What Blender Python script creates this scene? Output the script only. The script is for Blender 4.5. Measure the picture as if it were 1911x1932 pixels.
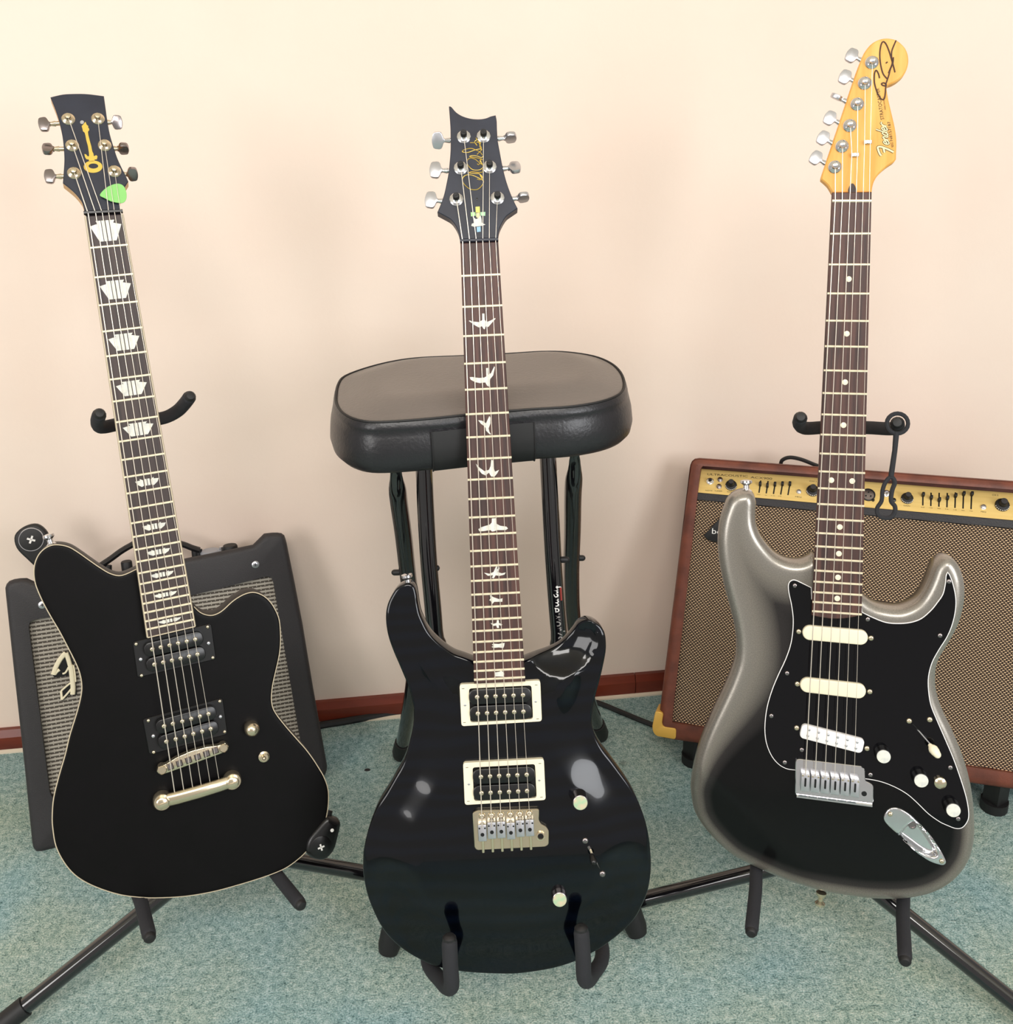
import bpy, math, random
import numpy as np
from mathutils import Vector, Matrix
from mathutils.geometry import delaunay_2d_cdt
random.seed(4)
for o in list(bpy.data.objects): bpy.data.objects.remove(o)
SC = bpy.context.scene
COL = SC.collection
rad = math.radians

# ------------------------------------------------------------ camera, light, exposure
FPX, CX, CY, PITCH, ROLL, CAMH = 1916.0, 955.5, 800.0, rad(20), rad(1.5), 1.11
CAM = Vector((0, 0, CAMH))
FW = Vector((0, math.cos(PITCH), -math.sin(PITCH)))
_u0 = Vector((0, math.sin(PITCH), math.cos(PITCH)))
RT = Vector((1, 0, 0)) * math.cos(ROLL) - _u0 * math.sin(ROLL)
UP = _u0 * math.cos(ROLL) + Vector((1, 0, 0)) * math.sin(ROLL)
cd = bpy.data.cameras.new('camera'); cam = bpy.data.objects.new('camera', cd); COL.objects.link(cam)
cd.sensor_fit = 'HORIZONTAL'; cd.sensor_width = 36; cd.lens = FPX / 1911 * 36
cd.shift_y = -(966 - CY) / 1911; cd.clip_start = .01
cam.matrix_world = Matrix(((RT.x, UP.x, -FW.x, 0), (RT.y, UP.y, -FW.y, 0), (RT.z, UP.z, -FW.z, CAMH), (0, 0, 0, 1)))
SC.camera = cam
SC.view_settings.view_transform = 'Standard'; SC.view_settings.look = 'None'
SC.view_settings.gamma = 1; SC.view_settings.use_curve_mapping = False
SC.view_settings.exposure = 0.11
w = bpy.data.worlds.new('room_ambience'); SC.world = w; w.use_nodes = True
w.node_tree.nodes['Background'].inputs[0].default_value = (1.0, .95, .90, 1)
w.node_tree.nodes['Background'].inputs[1].default_value = 0.46
def area(name, loc, target, sx, sy, power, col):
    d = bpy.data.lights.new(name, 'AREA'); d.shape = 'RECTANGLE'; d.size = sx; d.size_y = sy
    d.energy = power; d.color = col
    o = bpy.data.objects.new(name, d); COL.objects.link(o); o.location = loc
    o.rotation_euler = (Vector(target) - Vector(loc)).to_track_quat('-Z', 'Y').to_euler()
    return o
area('window_light_right', (1.85, -1.35, 1.6), (.1, 1.5, .5), 1.2, 1.3, 42, (.95, .97, 1))
area('window_light_left', (-1.85, -1.25, 1.6), (0, 1.5, .5), 1.1, 1.3, 30, (.99, .97, .96))
area('overhead_fill_light', (.0, -.85, 2.44), (.0, 1.3, .3), 1.5, .7, 46, (1, .965, .93))  # added overhead fill, brightens the lower back wall between the guitars

# ------------------------------------------------------------ pixel geometry (1911 x 1932 frame)
def ray(x, y): return FW + RT * ((x - CX) / FPX) - UP * ((y - CY) / FPX)
def PT(x, y, z): return CAM + ray(x, y) * z
def level(x, y, h=0.0):
    d = ray(x, y); return CAM + d * ((h - CAMH) / d.z)
def slant(x, y, y0, k):                       # plane Y = y0 + k*z
    d = ray(x, y); t = (y0 + k * CAM.z - CAM.y) / (d.y - k * d.z); return CAM + d * t
def upright(x, y, y0): return slant(x, y, y0, 0)

class Frame:
    """A leaning plane: u right, v up, n towards the viewer. at() gives local (x, y, h)."""
    def __init__(s, ref, z, lean, yaw, top, bot, base):
        a, b = rad(lean), rad(yaw)
        s.n = Vector((math.cos(a) * math.sin(b), -math.cos(a) * math.cos(b), math.sin(a)))
        s.O = PT(ref[0], ref[1], z)
        s.v = (s._hit(*top) - s._hit(*bot)).normalized(); s.u = s.v.cross(s.n)
        s.O = s._hit(*base)
        u, v, n, O = s.u, s.v, s.n, s.O
        s.M = Matrix(((u.x, v.x, n.x, O.x), (u.y, v.y, n.y, O.y), (u.z, v.z, n.z, O.z), (0, 0, 0, 1)))
        s.I = s.M.inverted(); s.lo = s.I @ CAM
    def _hit(s, x, y):
        d = ray(x, y); return CAM + d * ((s.O - CAM).dot(s.n) / d.dot(s.n))
    def ld(s, x, y): return s.I.to_3x3() @ ray(x, y)
    def at(s, x, y, h=0.0):
        d = s.ld(x, y); return s.lo + d * ((h - s.lo.z) / d.z)
    def tilt(s, x, y, h0, y0, k):             # plane h = h0 - k*(y-y0)
        d = s.ld(x, y); t = (h0 - k * (s.lo.y - y0) - s.lo.z) / (d.z + k * d.y); return s.lo + d * t
    def w(s, x, y, h=0.0): return s.M @ s.at(x, y, h)
    def loc(s, p): return s.I @ p
    def pts(s, L, h=0.0): return [tuple(s.at(p[0], p[1], h)[:2]) for p in L]

def crom(P, closed=True, per=5):
    P = [Vector(p) for p in P]; n = len(P); out = []
    for i in range(n if closed else n - 1):
        if closed: a, b, c, d = P[i - 1], P[i], P[(i + 1) % n], P[(i + 2) % n]
        else: a, b, c, d = P[max(i - 1, 0)], P[i], P[i + 1], P[min(i + 2, n - 1)]
        for k in range(per):
            t = k / per
            out.append(.5 * ((2 * b) + (c - a) * t + (2 * a - 5 * b + 4 * c - d) * t * t + (3 * b - a - 3 * c + d) * t ** 3))
    if not closed: out.append(P[-1])
    return [tuple(p) for p in out]
def mixcurve(P, per=5):
    """closed curve; points with a third item 'c' stay sharp corners"""
    idx = [i for i, p in enumerate(P) if len(p) > 2]
    if not idx: return crom(P, True, per)
    out = []
    for a, b in zip(idx, idx[1:] + [idx[0] + len(P)]):
        seg = [P[i % len(P)][:2] for i in range(a, b + 1)]
        out += (crom(seg, False, per) if len(seg) > 2 else seg)[:-1]
    return out
def ccw(P):
    A = sum(P[i - 1][0] * P[i][1] - P[i][0] * P[i - 1][1] for i in range(len(P)))
    return list(P) if A > 0 else list(P)[::-1]
def inset(P, d):
    n = len(P); out = []
    for i in range(n):
        a, b, c = Vector(P[i - 1][:2]), Vector(P[i][:2]), Vector(P[(i + 1) % n][:2])
        e1, e2 = (b - a), (c - b)
        if e1.length < 1e-9: e1 = e2
        if e2.length < 1e-9: e2 = e1
        e1.normalize(); e2.normalize()
        n1, n2 = Vector((-e1.y, e1.x)), Vector((-e2.y, e2.x)); m = n1 + n2
        if m.length < 1e-6: m = n1
        m.normalize(); c_ = max(.45, m.dot(n1)); out.append(tuple(b + m * (d / c_)))
    return out
def rrect(w, h, r, seg=4, cx=0, cy=0):
    out = []; r = min(r, w / 2 - 1e-6, h / 2 - 1e-6)
    for k, (sx, sy) in enumerate(((1, 1), (-1, 1), (-1, -1), (1, -1))):
        for i in range(seg + 1):
            a = math.pi / 2 * (k + i / seg)
            out.append((cx + sx * (w / 2 - r) + r * math.cos(a), cy + sy * (h / 2 - r) + r * math.sin(a)))
    return out
def roundpoly(P, r, seg=4):
    """polygon with rounded corners"""
    P = ccw(P); out = []; n = len(P)
    for i in range(n):
        a, b, c = Vector(P[i - 1]), Vector(P[i]), Vector(P[(i + 1) % n])
        d = min(r, (a - b).length * .45, (c - b).length * .45)
        p, q = b + (a - b).normalized() * d, b + (c - b).normalized() * d
        for k in range(seg + 1):
            t = k / seg; out.append(tuple(p * (1 - t) ** 2 + b * 2 * t * (1 - t) + q * t * t))
    return out
def ellipse(cx, cy, rx, ry, n=24, rot=0):
    return [(cx + rx * math.cos(t) * math.cos(rot) - ry * math.sin(t) * math.sin(rot),
             cy + rx * math.cos(t) * math.sin(rot) + ry * math.sin(t) * math.cos(rot)) for t in [2 * math.pi * i / n for i in range(n)]]

# ------------------------------------------------------------ meshes and objects
def mesh(name, V, F, mat=None, ang=38):
    me = bpy.data.meshes.new(name); me.from_pydata([tuple(v) for v in V], [], F)
    if ang:
        me.polygons.foreach_set('use_smooth', [True] * len(me.polygons)); me.set_sharp_from_angle(angle=rad(ang))
    if mat: me.materials.append(mat)
    me.update(); return me
def link(name, me, parent=None, loc=None, M=None, label=None):
    o = bpy.data.objects.new(name, me); COL.objects.link(o)
    if parent is not None: o.parent = parent
    if M is not None: o.matrix_basis = M
    elif loc is not None: o.location = loc
    if label: o['label'] = label
    return o
def part(name, VF, mat, parent=None, loc=None, M=None, ang=38, label=None):
    return link(name, mesh(name, VF[0], VF[1], mat, ang), parent, loc, M, label)
def tag(o, label, cat, group=None):
    o['label'] = label; o['category'] = cat
    if group: o['group'] = group
    return o
def thing(name, label, cat, M, group=None):
    o = bpy.data.objects.new(name, None); COL.objects.link(o); o.matrix_world = M; o.empty_display_size = .05
    return tag(o, label, cat, group)
def struct(o): o['kind'] = 'structure'; return o
def join(*L):
    V, F = [], []
    for v, f in L:
        k = len(V); V += list(v); F += [tuple(i + k for i in q) for q in f]
    return V, F
def xf(VF, M): return [M @ Vector(v) for v in VF[0]], VF[1]
def rings(R, caps=(True, True)):
    """loft closed rings of equal length (each ccw seen from the last one)"""
    V = [tuple(p) for r in R for p in r]; n = len(R[0]); F = []
    for k in range(len(R) - 1):
        for i in range(n):
            j = (i + 1) % n; F.append((k * n + i, k * n + j, (k + 1) * n + j, (k + 1) * n + i))
    if caps[0]: F.append(tuple(range(n - 1, -1, -1)))
    if caps[1]: F.append(tuple(range((len(R) - 1) * n, len(R) * n)))
    return V, F
def solid(P, z0, z1, bev=0.0, seg=2, bot=0.0):
    P = ccw([p[:2] for p in P]); R = []
    if bot:
        for k in range(seg + 1):
            a = math.pi / 2 * k / seg; R.append([(x, y, z0 + bot * (1 - math.sin(a))) for x, y in inset(P, bot * (1 - math.cos(math.pi / 2 - a)) if 0 else bot * (1 - math.sin(a)) )])
        R = []
        for k in range(seg + 1):
            a = math.pi / 2 * k / seg; R.append([(x, y, z0 + bot * (1 - math.cos(a))) for x, y in inset(P, bot * (1 - math.sin(a)))])
    else: R.append([(x, y, z0) for x, y in P])
    if bev:
        for k in range(seg + 1):
            a = math.pi / 2 * k / seg; R.append([(x, y, z1 - bev * (1 - math.sin(a))) for x, y in inset(P, bev * (1 - math.cos(a)))])
    else: R.append([(x, y, z1) for x, y in P])
    return rings(R)
def ringsolid(P, Q, z0, z1):
    """flat frame between outline P and hole Q (same count)"""
    n = len(P); V = [(x, y, z) for L, z in ((P, z0), (P, z1), (Q, z1), (Q, z0)) for x, y in L]; F = []
    for k in range(4):
        for i in range(n):
            j = (i + 1) % n; k2 = (k + 1) % 4; F.append((k * n + i, k * n + j, k2 * n + j, k2 * n + i))
    return V, F
def box(cx, cy, cz, sx, sy, sz, bev=0): return solid([(cx - sx / 2, cy - sy / 2), (cx + sx / 2, cy - sy / 2), (cx + sx / 2, cy + sy / 2), (cx - sx / 2, cy + sy / 2)], cz - sz / 2, cz + sz / 2, bev, 1, bev)
def lathe(prof, n=20):
    R = [[(r * math.cos(2 * math.pi * i / n), r * math.sin(2 * math.pi * i / n), z) for i in range(n)] for r, z in prof]
    return rings(R)
def tube(P, r, n=10, cap=True, flat=None, dome=False, closed=False):
    P = [Vector(p) for p in P]; P = [p for i, p in enumerate(P) if i == 0 or (p - P[i - 1]).length > 1e-7]; m = len(P)
    rr = r if isinstance(r, (list, tuple)) else [r] * m
    if len(rr) < m: rr = list(rr) + [rr[-1]] * (m - len(rr))
    T = []
    for i in range(m):
        if closed: t = P[(i + 1) % m] - P[i - 1]
        else: t = P[min(i + 1, m - 1)] - P[max(i - 1, 0)]
        T.append(t.normalized())
    ref = Vector((0, 0, 1)) if abs(T[0].z) < .9 else Vector((1, 0, 0))
    a = T[0].cross(ref).normalized(); R = []; path = list(zip(P, T, rr))
    if dome and not closed:
        pre = [(P[0] - T[0] * rr[0] * math.sin(q), T[0], rr[0] * math.cos(q)) for q in (1.35, .95, .5)]
        post = [(P[-1] + T[-1] * rr[m - 1] * math.sin(q), T[-1], rr[m - 1] * math.cos(q)) for q in (.5, .95, 1.35)]
        path = pre + path + post
    for p, t, q in path:
        a = (a - t * a.dot(t)).normalized(); b = t.cross(a)
        fx, fy = flat if flat else (1, 1)
        R.append([p + a * (q * fx * math.cos(2 * math.pi * i / n)) + b * (q * fy * math.sin(2 * math.pi * i / n)) for i in range(n)])
    if closed:
        R.append(R[0]); return rings(R, (False, False))
    return rings(R, (cap, cap))
def bar(a, b, w, h):
    """rectangular bar a-b in a guitar frame, width w across, height h along z with a rounded crown"""
    a, b = Vector(a), Vector(b); t = (b - a).normalized(); s = Vector((-t.y, t.x, 0)).normalized() * (w / 2); z = Vector((0, 0, h))
    pr = [-s, s, s + z * .55, s * .5 + z, -s * .5 + z, -s + z * .55]
    return rings([[a + q for q in pr], [b + q for q in pr]])
def edge_dist(pts, P):
    A = np.array([p[:2] for p in P]); B = np.roll(A, -1, 0); E = B - A; L = (E ** 2).sum(1) + 1e-16
    out = np.empty(len(pts)); Q = np.array(pts)
    for i in range(0, len(Q), 800):
        q = Q[i:i + 800, None, :]; t = np.clip(((q - A) * E).sum(2) / L, 0, 1)
        out[i:i + 800] = np.sqrt(((q - A - t[..., None] * E) ** 2).sum(2).min(1))
    return out
def inside(pts, P):
    A = np.array([p[:2] for p in P]); B = np.roll(A, -1, 0); Q = np.array(pts); c = np.zeros(len(Q), bool)
    for (ax, ay), (bx, by) in zip(A, B):
        k = (ay > Q[:, 1]) != (by > Q[:, 1])
        with np.errstate(divide='ignore', invalid='ignore'): xs = (bx - ax) * (Q[:, 1] - ay) / (by - ay) + ax
        c ^= k & (Q[:, 0] < xs)
    return c
def slab(P, thick, zfun, back_r=.008, step=.005, insets=(.0012, .0026, .0045, .0075, .011, .015), extra=()):
    """body of outline P; the top is a height field zfun(x, y, d) with d the distance to the edge"""
    P = ccw(P); n = len(P); pts = []
    for d in insets:
        ring = inset(P, d); dd = edge_dist(ring, P); ok = inside(ring, P)
        pts += [q for q, e, k in zip(ring, dd, ok) if k and e > d * .93]
    xs = [p[0] for p in P]; ys = [p[1] for p in P]; g = []
    y, r = min(ys), 0
    while y < max(ys):
        x = min(xs) + (r % 2) * step / 2
        while x < max(xs): g.append((x, y)); x += step
        y += step * .87; r += 1
    gd = edge_dist(g, P); gi = inside(g, P)
    pts += [q for q, e, k in zip(g, gd, gi) if k and e > insets[-1] + step * .5] + list(extra)
    co, _, fa, *_ = delaunay_2d_cdt([Vector(q) for q in list(P) + pts], [], [list(range(n))], 1, 1e-7)
    co = [tuple(c) for c in co]; d = edge_dist(co, P); d[:n] = 0
    V = [(c[0], c[1], zfun(c[0], c[1], e)) for c, e in zip(co, d)]; F = [tuple(f) for f in fa]
    k = len(V); D = list(d); base = n                 # side rings
    prev = list(range(n)); zs = []
    for q in range(5):
        a = math.pi / 2 * q / 4; zs.append((back_r * (1 - math.cos(a)), -thick + back_r * (1 - math.sin(a))))
    for ins, z in zs:
        R = inset(P, ins) if ins > 1e-6 else P
        cur = list(range(len(V), len(V) + n)); V += [(x, y, z) for x, y in R]; D += [0] * n
        for i in range(n): j = (i + 1) % n; F.append((cur[i], cur[j], prev[j], prev[i]))
        prev = cur
    co2, _, fb, *_ = delaunay_2d_cdt([Vector(q) for q in R], [], [list(range(n))], 1, 1e-7)
    k = len(V); V += [(c[0], c[1], -thick) for c in co2]; D += [0] * len(co2); F += [tuple(k + i for i in f)[::-1] for f in fb]
    return V, F, D
def rounded(R): return lambda x, y, d: 0.0 if d >= R else -(R - math.sqrt(max(0, R * R - (R - d) ** 2)))
def smooth01(t): t = max(0., min(1., t)); return t * t * (3 - 2 * t)
def textmesh(s, size=1.0):
    c = bpy.data.curves.new('txt', 'FONT'); c.body = s; c.size = size; c.extrude = 0; c.resolution_u = 3
    o = bpy.data.objects.new('txt', c); COL.objects.link(o); dg = bpy.context.evaluated_depsgraph_get(); dg.update()
    me = o.evaluated_get(dg).to_mesh(); V = [tuple(v.co) for v in me.vertices]; F = [tuple(p.vertices) for p in me.polygons]
    o.to_mesh_clear() if False else None
    bpy.data.objects.remove(o); return V, F
def text(name, s, a, b, hgt, mat, parent, z=.0004, italic=0.0, bold=0.0):
    """flat print from local point a (baseline start) to b (baseline end), letter height hgt, standing z above"""
    V, F = textmesh(s); x0 = min(v[0] for v in V); x1 = max(v[0] for v in V); y1 = max(v[1] for v in V)
    a, b = Vector(a), Vector(b); t = b - a; L = t.length; t.normalize(); nrm = Vector((0, 0, 1))
    q = nrm.cross(t).normalized()
    W = [a + t * ((v[0] - x0) / (x1 - x0) * L + italic * v[1] / y1 * hgt) + q * (v[1] / y1 * hgt) + nrm * z for v in V]
    return part(name, (W, F), mat, parent, ang=0)

# ------------------------------------------------------------ materials
def lin(c): return tuple(((v / 255) / 12.92 if v <= 10 else ((v / 255 + .055) / 1.055) ** 2.4) for v in c) + (1,)
class NT:
    def __init__(s, name):
        s.m = bpy.data.materials.new(name); s.m.use_nodes = True; s.t = s.m.node_tree; s.b = s.t.nodes['Principled BSDF']
    def n(s, kind, **kw):
        x = s.t.nodes.new('ShaderNode' + kind)
        for k, v in kw.items():
            if k in x.inputs.keys(): x.inputs[k].default_value = v
            else: setattr(x, k, v)
        return x
    def l(s, a, b): s.t.links.new(a, b)
    def set(s, **kw):
        for k, v in kw.items(): s.b.inputs[k.replace('_', ' ')].default_value = v
        return s
    def coord(s, scale=(1, 1, 1), rot=(0, 0, 0)):
        c = s.n('TexCoord'); m = s.n('Mapping'); m.inputs['Scale'].default_value = scale; m.inputs['Rotation'].default_value = rot
        s.l(c.outputs['Object'], m.inputs['Vector']); return m.outputs[0]
    def ramp(s, fac, stops):
        r = s.n('ValToRGB'); e = r.color_ramp.elements
        while len(e) < len(stops): e.new(.5)
        for q, (p, c) in zip(e, stops): q.position = p; q.color = c
        s.l(fac, r.inputs[0]); return r.outputs[0]
    def bump(s, fac, strength, dist):
        b = s.n('Bump', Strength=strength, Distance=dist); s.l(fac, b.inputs['Height']); s.l(b.outputs[0], s.b.inputs['Normal']); return b
def plain(name, c, rough=.5, metal=0.0, coat=0.0, c2=None, nscale=60, bump=0.0, bscale=None, bdist=.001, stretch=(1, 1, 1), spec=None):
    t = NT(name).set(Base_Color=lin(c), Roughness=rough, Metallic=metal, Coat_Weight=coat)
    if coat: t.set(Coat_Roughness=.03)
    if spec is not None: t.b.inputs['Specular IOR Level'].default_value = spec
    if c2 or bump:
        nz = t.n('TexNoise', Scale=nscale, Detail=4.0); t.l(t.coord(stretch), nz.inputs['Vector'])
        if c2: t.l(t.ramp(nz.outputs[0], [(.35, lin(c)), (.65, lin(c2))]), t.b.inputs['Base Color'])
        if bump:
            src = nz
            if bscale: src = t.n('TexNoise', Scale=bscale, Detail=3.0); t.l(t.coord(stretch), src.inputs['Vector'])
            t.bump(src.outputs[0], bump, bdist)
    return t.m
M_wall = plain('cream_wall_paint', (238, 219, 204), .75, c2=(236, 214, 198), nscale=3, bump=.12, bscale=90, bdist=.002)
M_ceil = plain('ceiling_paint', (236, 228, 214), .8)
M_base = plain('varnished_baseboard', (122, 52, 34), .28, c2=(86, 34, 24), nscale=9, stretch=(.3, 3, 3))
M_strip = plain('carpet_edge_strip', (226, 212, 190), .6)
def carpet():
    t = NT('teal_carpet').set(Roughness=1.0); t.b.inputs['Specular IOR Level'].default_value = .1
    co = t.coord()
    a = t.n('TexNoise', Scale=420, Detail=3.0, Roughness=.7); t.l(co, a.inputs['Vector'])
    b = t.n('TexNoise', Scale=110, Detail=4.0, Roughness=.65); t.l(co, b.inputs['Vector'])
    c = t.n('TexNoise', Scale=5, Detail=3.0); t.l(co, c.inputs['Vector'])
    ad = t.n('Math', operation='MULTIPLY_ADD'); t.l(a.outputs[0], ad.inputs[0]); ad.inputs[1].default_value = .6
    m2 = t.n('Math', operation='MULTIPLY'); t.l(b.outputs[0], m2.inputs[0]); m2.inputs[1].default_value = .4; t.l(m2.outputs[0], ad.inputs[2])
    fine = t.ramp(ad.outputs[0], [(.33, lin((64, 88, 90))), (.44, lin((144, 171, 169))), (.53, lin((188, 208, 205))), (.65, lin((238, 244, 242)))])
    tint = t.ramp(c.outputs[0], [(.32, lin((218, 236, 242))), (.5, lin((240, 244, 238))), (.68, lin((242, 240, 222)))])
    mx = t.n('MixRGB', blend_type='MULTIPLY', Fac=1.0); t.l(fine, mx.inputs[1]); t.l(tint, mx.inputs[2]); 
    vo = t.n('TexVoronoi', Scale=4.2); t.l(co, vo.inputs['Vector'])                 # a few old brown spots
    sp = t.ramp(vo.outputs['Distance'], [(.018, (.34, .28, .22, 1)), (.05, (1, 1, 1, 1))])
    m3 = t.n('MixRGB', blend_type='MULTIPLY', Fac=.8); t.l(mx.outputs[0], m3.inputs[1]); t.l(sp, m3.inputs[2]); t.l(m3.outputs[0], t.b.inputs['Base Color'])
    t.bump(ad.outputs[0], 1.0, .006); return t.m
M_carpet = carpet()
M_satin = plain('satin_black_lacquer', (6, 5, 5), .42, spec=.14, c2=(8, 6, 7), nscale=25)
M_bind = plain('ivory_binding', (190, 176, 150), .45)
M_bluegloss = None
def bluegloss():
    t = NT('gloss_blue_black_lacquer').set(Roughness=.1, Coat_Weight=.42, Coat_Roughness=.02); t.b.inputs['Specular IOR Level'].default_value = .2
    nz = t.n('TexWave', Scale=16, Distortion=7.0, Detail=2.0); nz.bands_direction = 'Y'; t.l(t.coord((.35, 1, 1)), nz.inputs['Vector'])
    t.l(t.ramp(nz.outputs[0], [(.2, lin((2, 3, 6))), (.9, lin((3, 6, 14)))]), t.b.inputs['Base Color']); return t.m
M_bluegloss = bluegloss()
M_blackgloss = plain('gloss_black', (4, 4, 7), .1, coat=.38, spec=.15)
M_headblue = plain('satin_black_veneer', (30, 33, 46), .42, c2=(36, 40, 54), nscale=40)
M_maple = plain('amber_maple', (236, 184, 104), .5, coat=0, spec=.25, c2=(222, 160, 78), nscale=14, stretch=(6, .5, 1))
M_maple2 = plain('natural_maple', (214, 168, 112), .45, c2=(200, 150, 95), nscale=14, stretch=(5, .5, 1))
M_mahog = plain('mahogany_neck', (120, 62, 40), .4, c2=(96, 48, 30), nscale=20, stretch=(5, .6, 1))
M_rose = plain('rosewood', (84, 52, 44), .5, c2=(52, 32, 29), nscale=34, stretch=(7, .35, 1))
M_rose_d = plain('dark_rosewood', (62, 46, 42), .5, c2=(44, 31, 29), nscale=34, stretch=(7, .35, 1))
M_pearl = plain('pearl_inlay', (232, 230, 214), .3, c2=(206, 206, 200), nscale=160)
M_cream = plain('cream_plastic', (243, 232, 202), .35)
M_white = plain('white_plastic', (240, 236, 234), .3)
M_fret = plain('nickel_fret_wire', (238, 226, 196), .3, metal=.3)
M_string = plain('steel_string', (222, 212, 198), .3, metal=.45)
M_chrome = plain('chrome', (222, 222, 224), .1, metal=.97)
M_nickel = plain('worn_nickel', (216, 202, 174), .2, metal=.92)
M_satinmetal = plain('brushed_steel', (196, 196, 200), .32, metal=.9)
M_darkmetal = plain('dark_chrome', (150, 142, 142), .25, metal=1.0)
M_blackpl = plain('black_plastic', (14, 13, 14), .3)
M_blackmat = plain('matte_black_plastic', (22, 21, 22), .55)
M_foam = plain('black_foam_rubber', (36, 36, 40), .85, bump=.25, nscale=500, bdist=.001)
M_tubeblk = plain('gloss_black_tube', (14, 13, 16), .12, coat=1.0)
M_vinyl = plain('black_textured_vinyl', (42, 39, 41), .5, bump=.5, nscale=700, bdist=.001)
M_leather_lit = plain('black_leatherette_lit', (88, 82, 78), .36, spec=.9, c2=(96, 89, 84), nscale=8, bump=.3, bscale=260, bdist=.0012)  # seat top: window sheen on black leatherette put into a lighter base colour
M_sleather = plain('black_leatherette_skirt', (26, 25, 28), .34, c2=(31, 30, 33), nscale=8, bump=.3, bscale=260, bdist=.0012)  # same leatherette on the skirt, darker, without the painted sheen
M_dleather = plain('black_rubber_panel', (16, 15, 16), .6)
M_bvinyl = plain('brown_vinyl', (122, 65, 47), .5, c2=(92, 48, 36), nscale=30, bump=.25, bscale=400, bdist=.001)
M_gold = plain('brushed_gold_panel', (238, 206, 130), .38, metal=.25, c2=(230, 196, 118), nscale=30, stretch=(.2, 6, 1))
M_goldp = plain('gold_print', (226, 194, 92), .35, metal=.6)
M_goldcorner = plain('gold_corner_plastic', (222, 174, 78), .4, metal=.2)
M_print = plain('black_print', (38, 28, 18), .7)
M_ink = plain('brown_ink', (70, 40, 26), .6)
M_logo = plain('silver_logo_fill', (240, 222, 168), .4)
M_white_p = plain('white_print', (235, 232, 228), .6)
M_grey_p = plain('grey_print', (150, 146, 142), .6)
M_red_p = plain('red_print', (150, 52, 44), .6)
M_pickgreen = plain('green_celluloid', (134, 200, 110), .4)
M_abalone = plain('abalone', (160, 196, 158), .15, c2=(206, 190, 160), nscale=140, coat=.6)
M_hair = plain('dark_red_ink', (120, 40, 30), .7)
def burst():
    t = NT('silverburst_lacquer').set(Roughness=.3, Coat_Weight=.25, Coat_Roughness=.06); t.b.inputs['Specular IOR Level'].default_value = .15
    a = t.n('Attribute', attribute_name='edge'); nz = t.n('TexNoise', Scale=900, Detail=2.0); t.l(t.coord(), nz.inputs['Vector'])
    col = t.ramp(a.outputs['Fac'], [(.0, lin((160, 155, 147))), (.30, lin((132, 126, 117))), (.62, lin((46, 43, 42))), (.95, lin((6, 5, 6)))])
    sp = t.ramp(nz.outputs[0], [(.35, (.72, .72, .72, 1)), (.65, (1.15, 1.15, 1.15, 1))])
    mx = t.n('MixRGB', blend_type='MULTIPLY', Fac=.6); t.l(col, mx.inputs[1]); t.l(sp, mx.inputs[2]); t.l(mx.outputs[0], t.b.inputs['Base Color'])
    t.l(t.ramp(a.outputs['Fac'], [(.2, (.65, .65, .65, 1)), (.8, (0, 0, 0, 1))]), t.b.inputs['Metallic']); return t.m
M_burst = burst()
def mnode(t, op, a, b=None, c=None):
    m = t.n('Math', operation=op)
    for k, v in enumerate((a, b, c)):
        if v is None: continue
        if isinstance(v, (int, float)): m.inputs[k].default_value = v
        else: t.l(v, m.inputs[k])
    return m.outputs[0]
def weave(name, bw, rh, cb, cm, oval):
    """woven cloth in millimetres of the object's own x/y: ovals, or thick weft dashes tied by thin warp threads"""
    t = NT(name).set(Roughness=.6); sp = t.n('SeparateXYZ'); t.l(t.coord((1000, 1000, 1000)), sp.inputs[0]); x, y = sp.outputs[0], sp.outputs[1]
    row = mnode(t, 'DIVIDE', y, rh); fy = mnode(t, 'FRACT', row); od = mnode(t, 'FLOORED_MODULO', mnode(t, 'FLOOR', row), 2.0)
    fx = mnode(t, 'FRACT', mnode(t, 'MULTIPLY_ADD', od, .5, mnode(t, 'DIVIDE', x, bw)))
    dx, dy = mnode(t, 'SUBTRACT', fx, .5), mnode(t, 'SUBTRACT', fy, .5)
    if oval:
        a = mnode(t, 'POWER', mnode(t, 'DIVIDE', dx, .37), 2.0); b = mnode(t, 'POWER', mnode(t, 'DIVIDE', dy, .30), 2.0)
        f = mnode(t, 'SUBTRACT', 1.0, mnode(t, 'ADD', a, b))
        fac = t.ramp(f, [(0.0, lin(cm)), (.45, lin(cb))]); hgt = f
    else:
        a = mnode(t, 'SUBTRACT', 1.0, mnode(t, 'DIVIDE', mnode(t, 'ABSOLUTE', dy), .34)); b = mnode(t, 'SUBTRACT', 1.0, mnode(t, 'DIVIDE', mnode(t, 'ABSOLUTE', dx), .07))
        f = mnode(t, 'MAXIMUM', a, mnode(t, 'MULTIPLY', b, 1.2)); fac = t.ramp(f, [(0.05, lin(cm)), (.5, lin(cb))]); hgt = f
    t.l(fac, t.b.inputs['Base Color']); t.bump(hgt, .5, .001); return t.m
M_grille_l = weave('silver_grille_cloth', 13.0, 6.3, (176, 168, 156), (66, 57, 48), False)
M_grille_r = weave('tan_diamond_grille', 5.5, 2.75, (236, 200, 158), (46, 28, 19), True)

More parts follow.
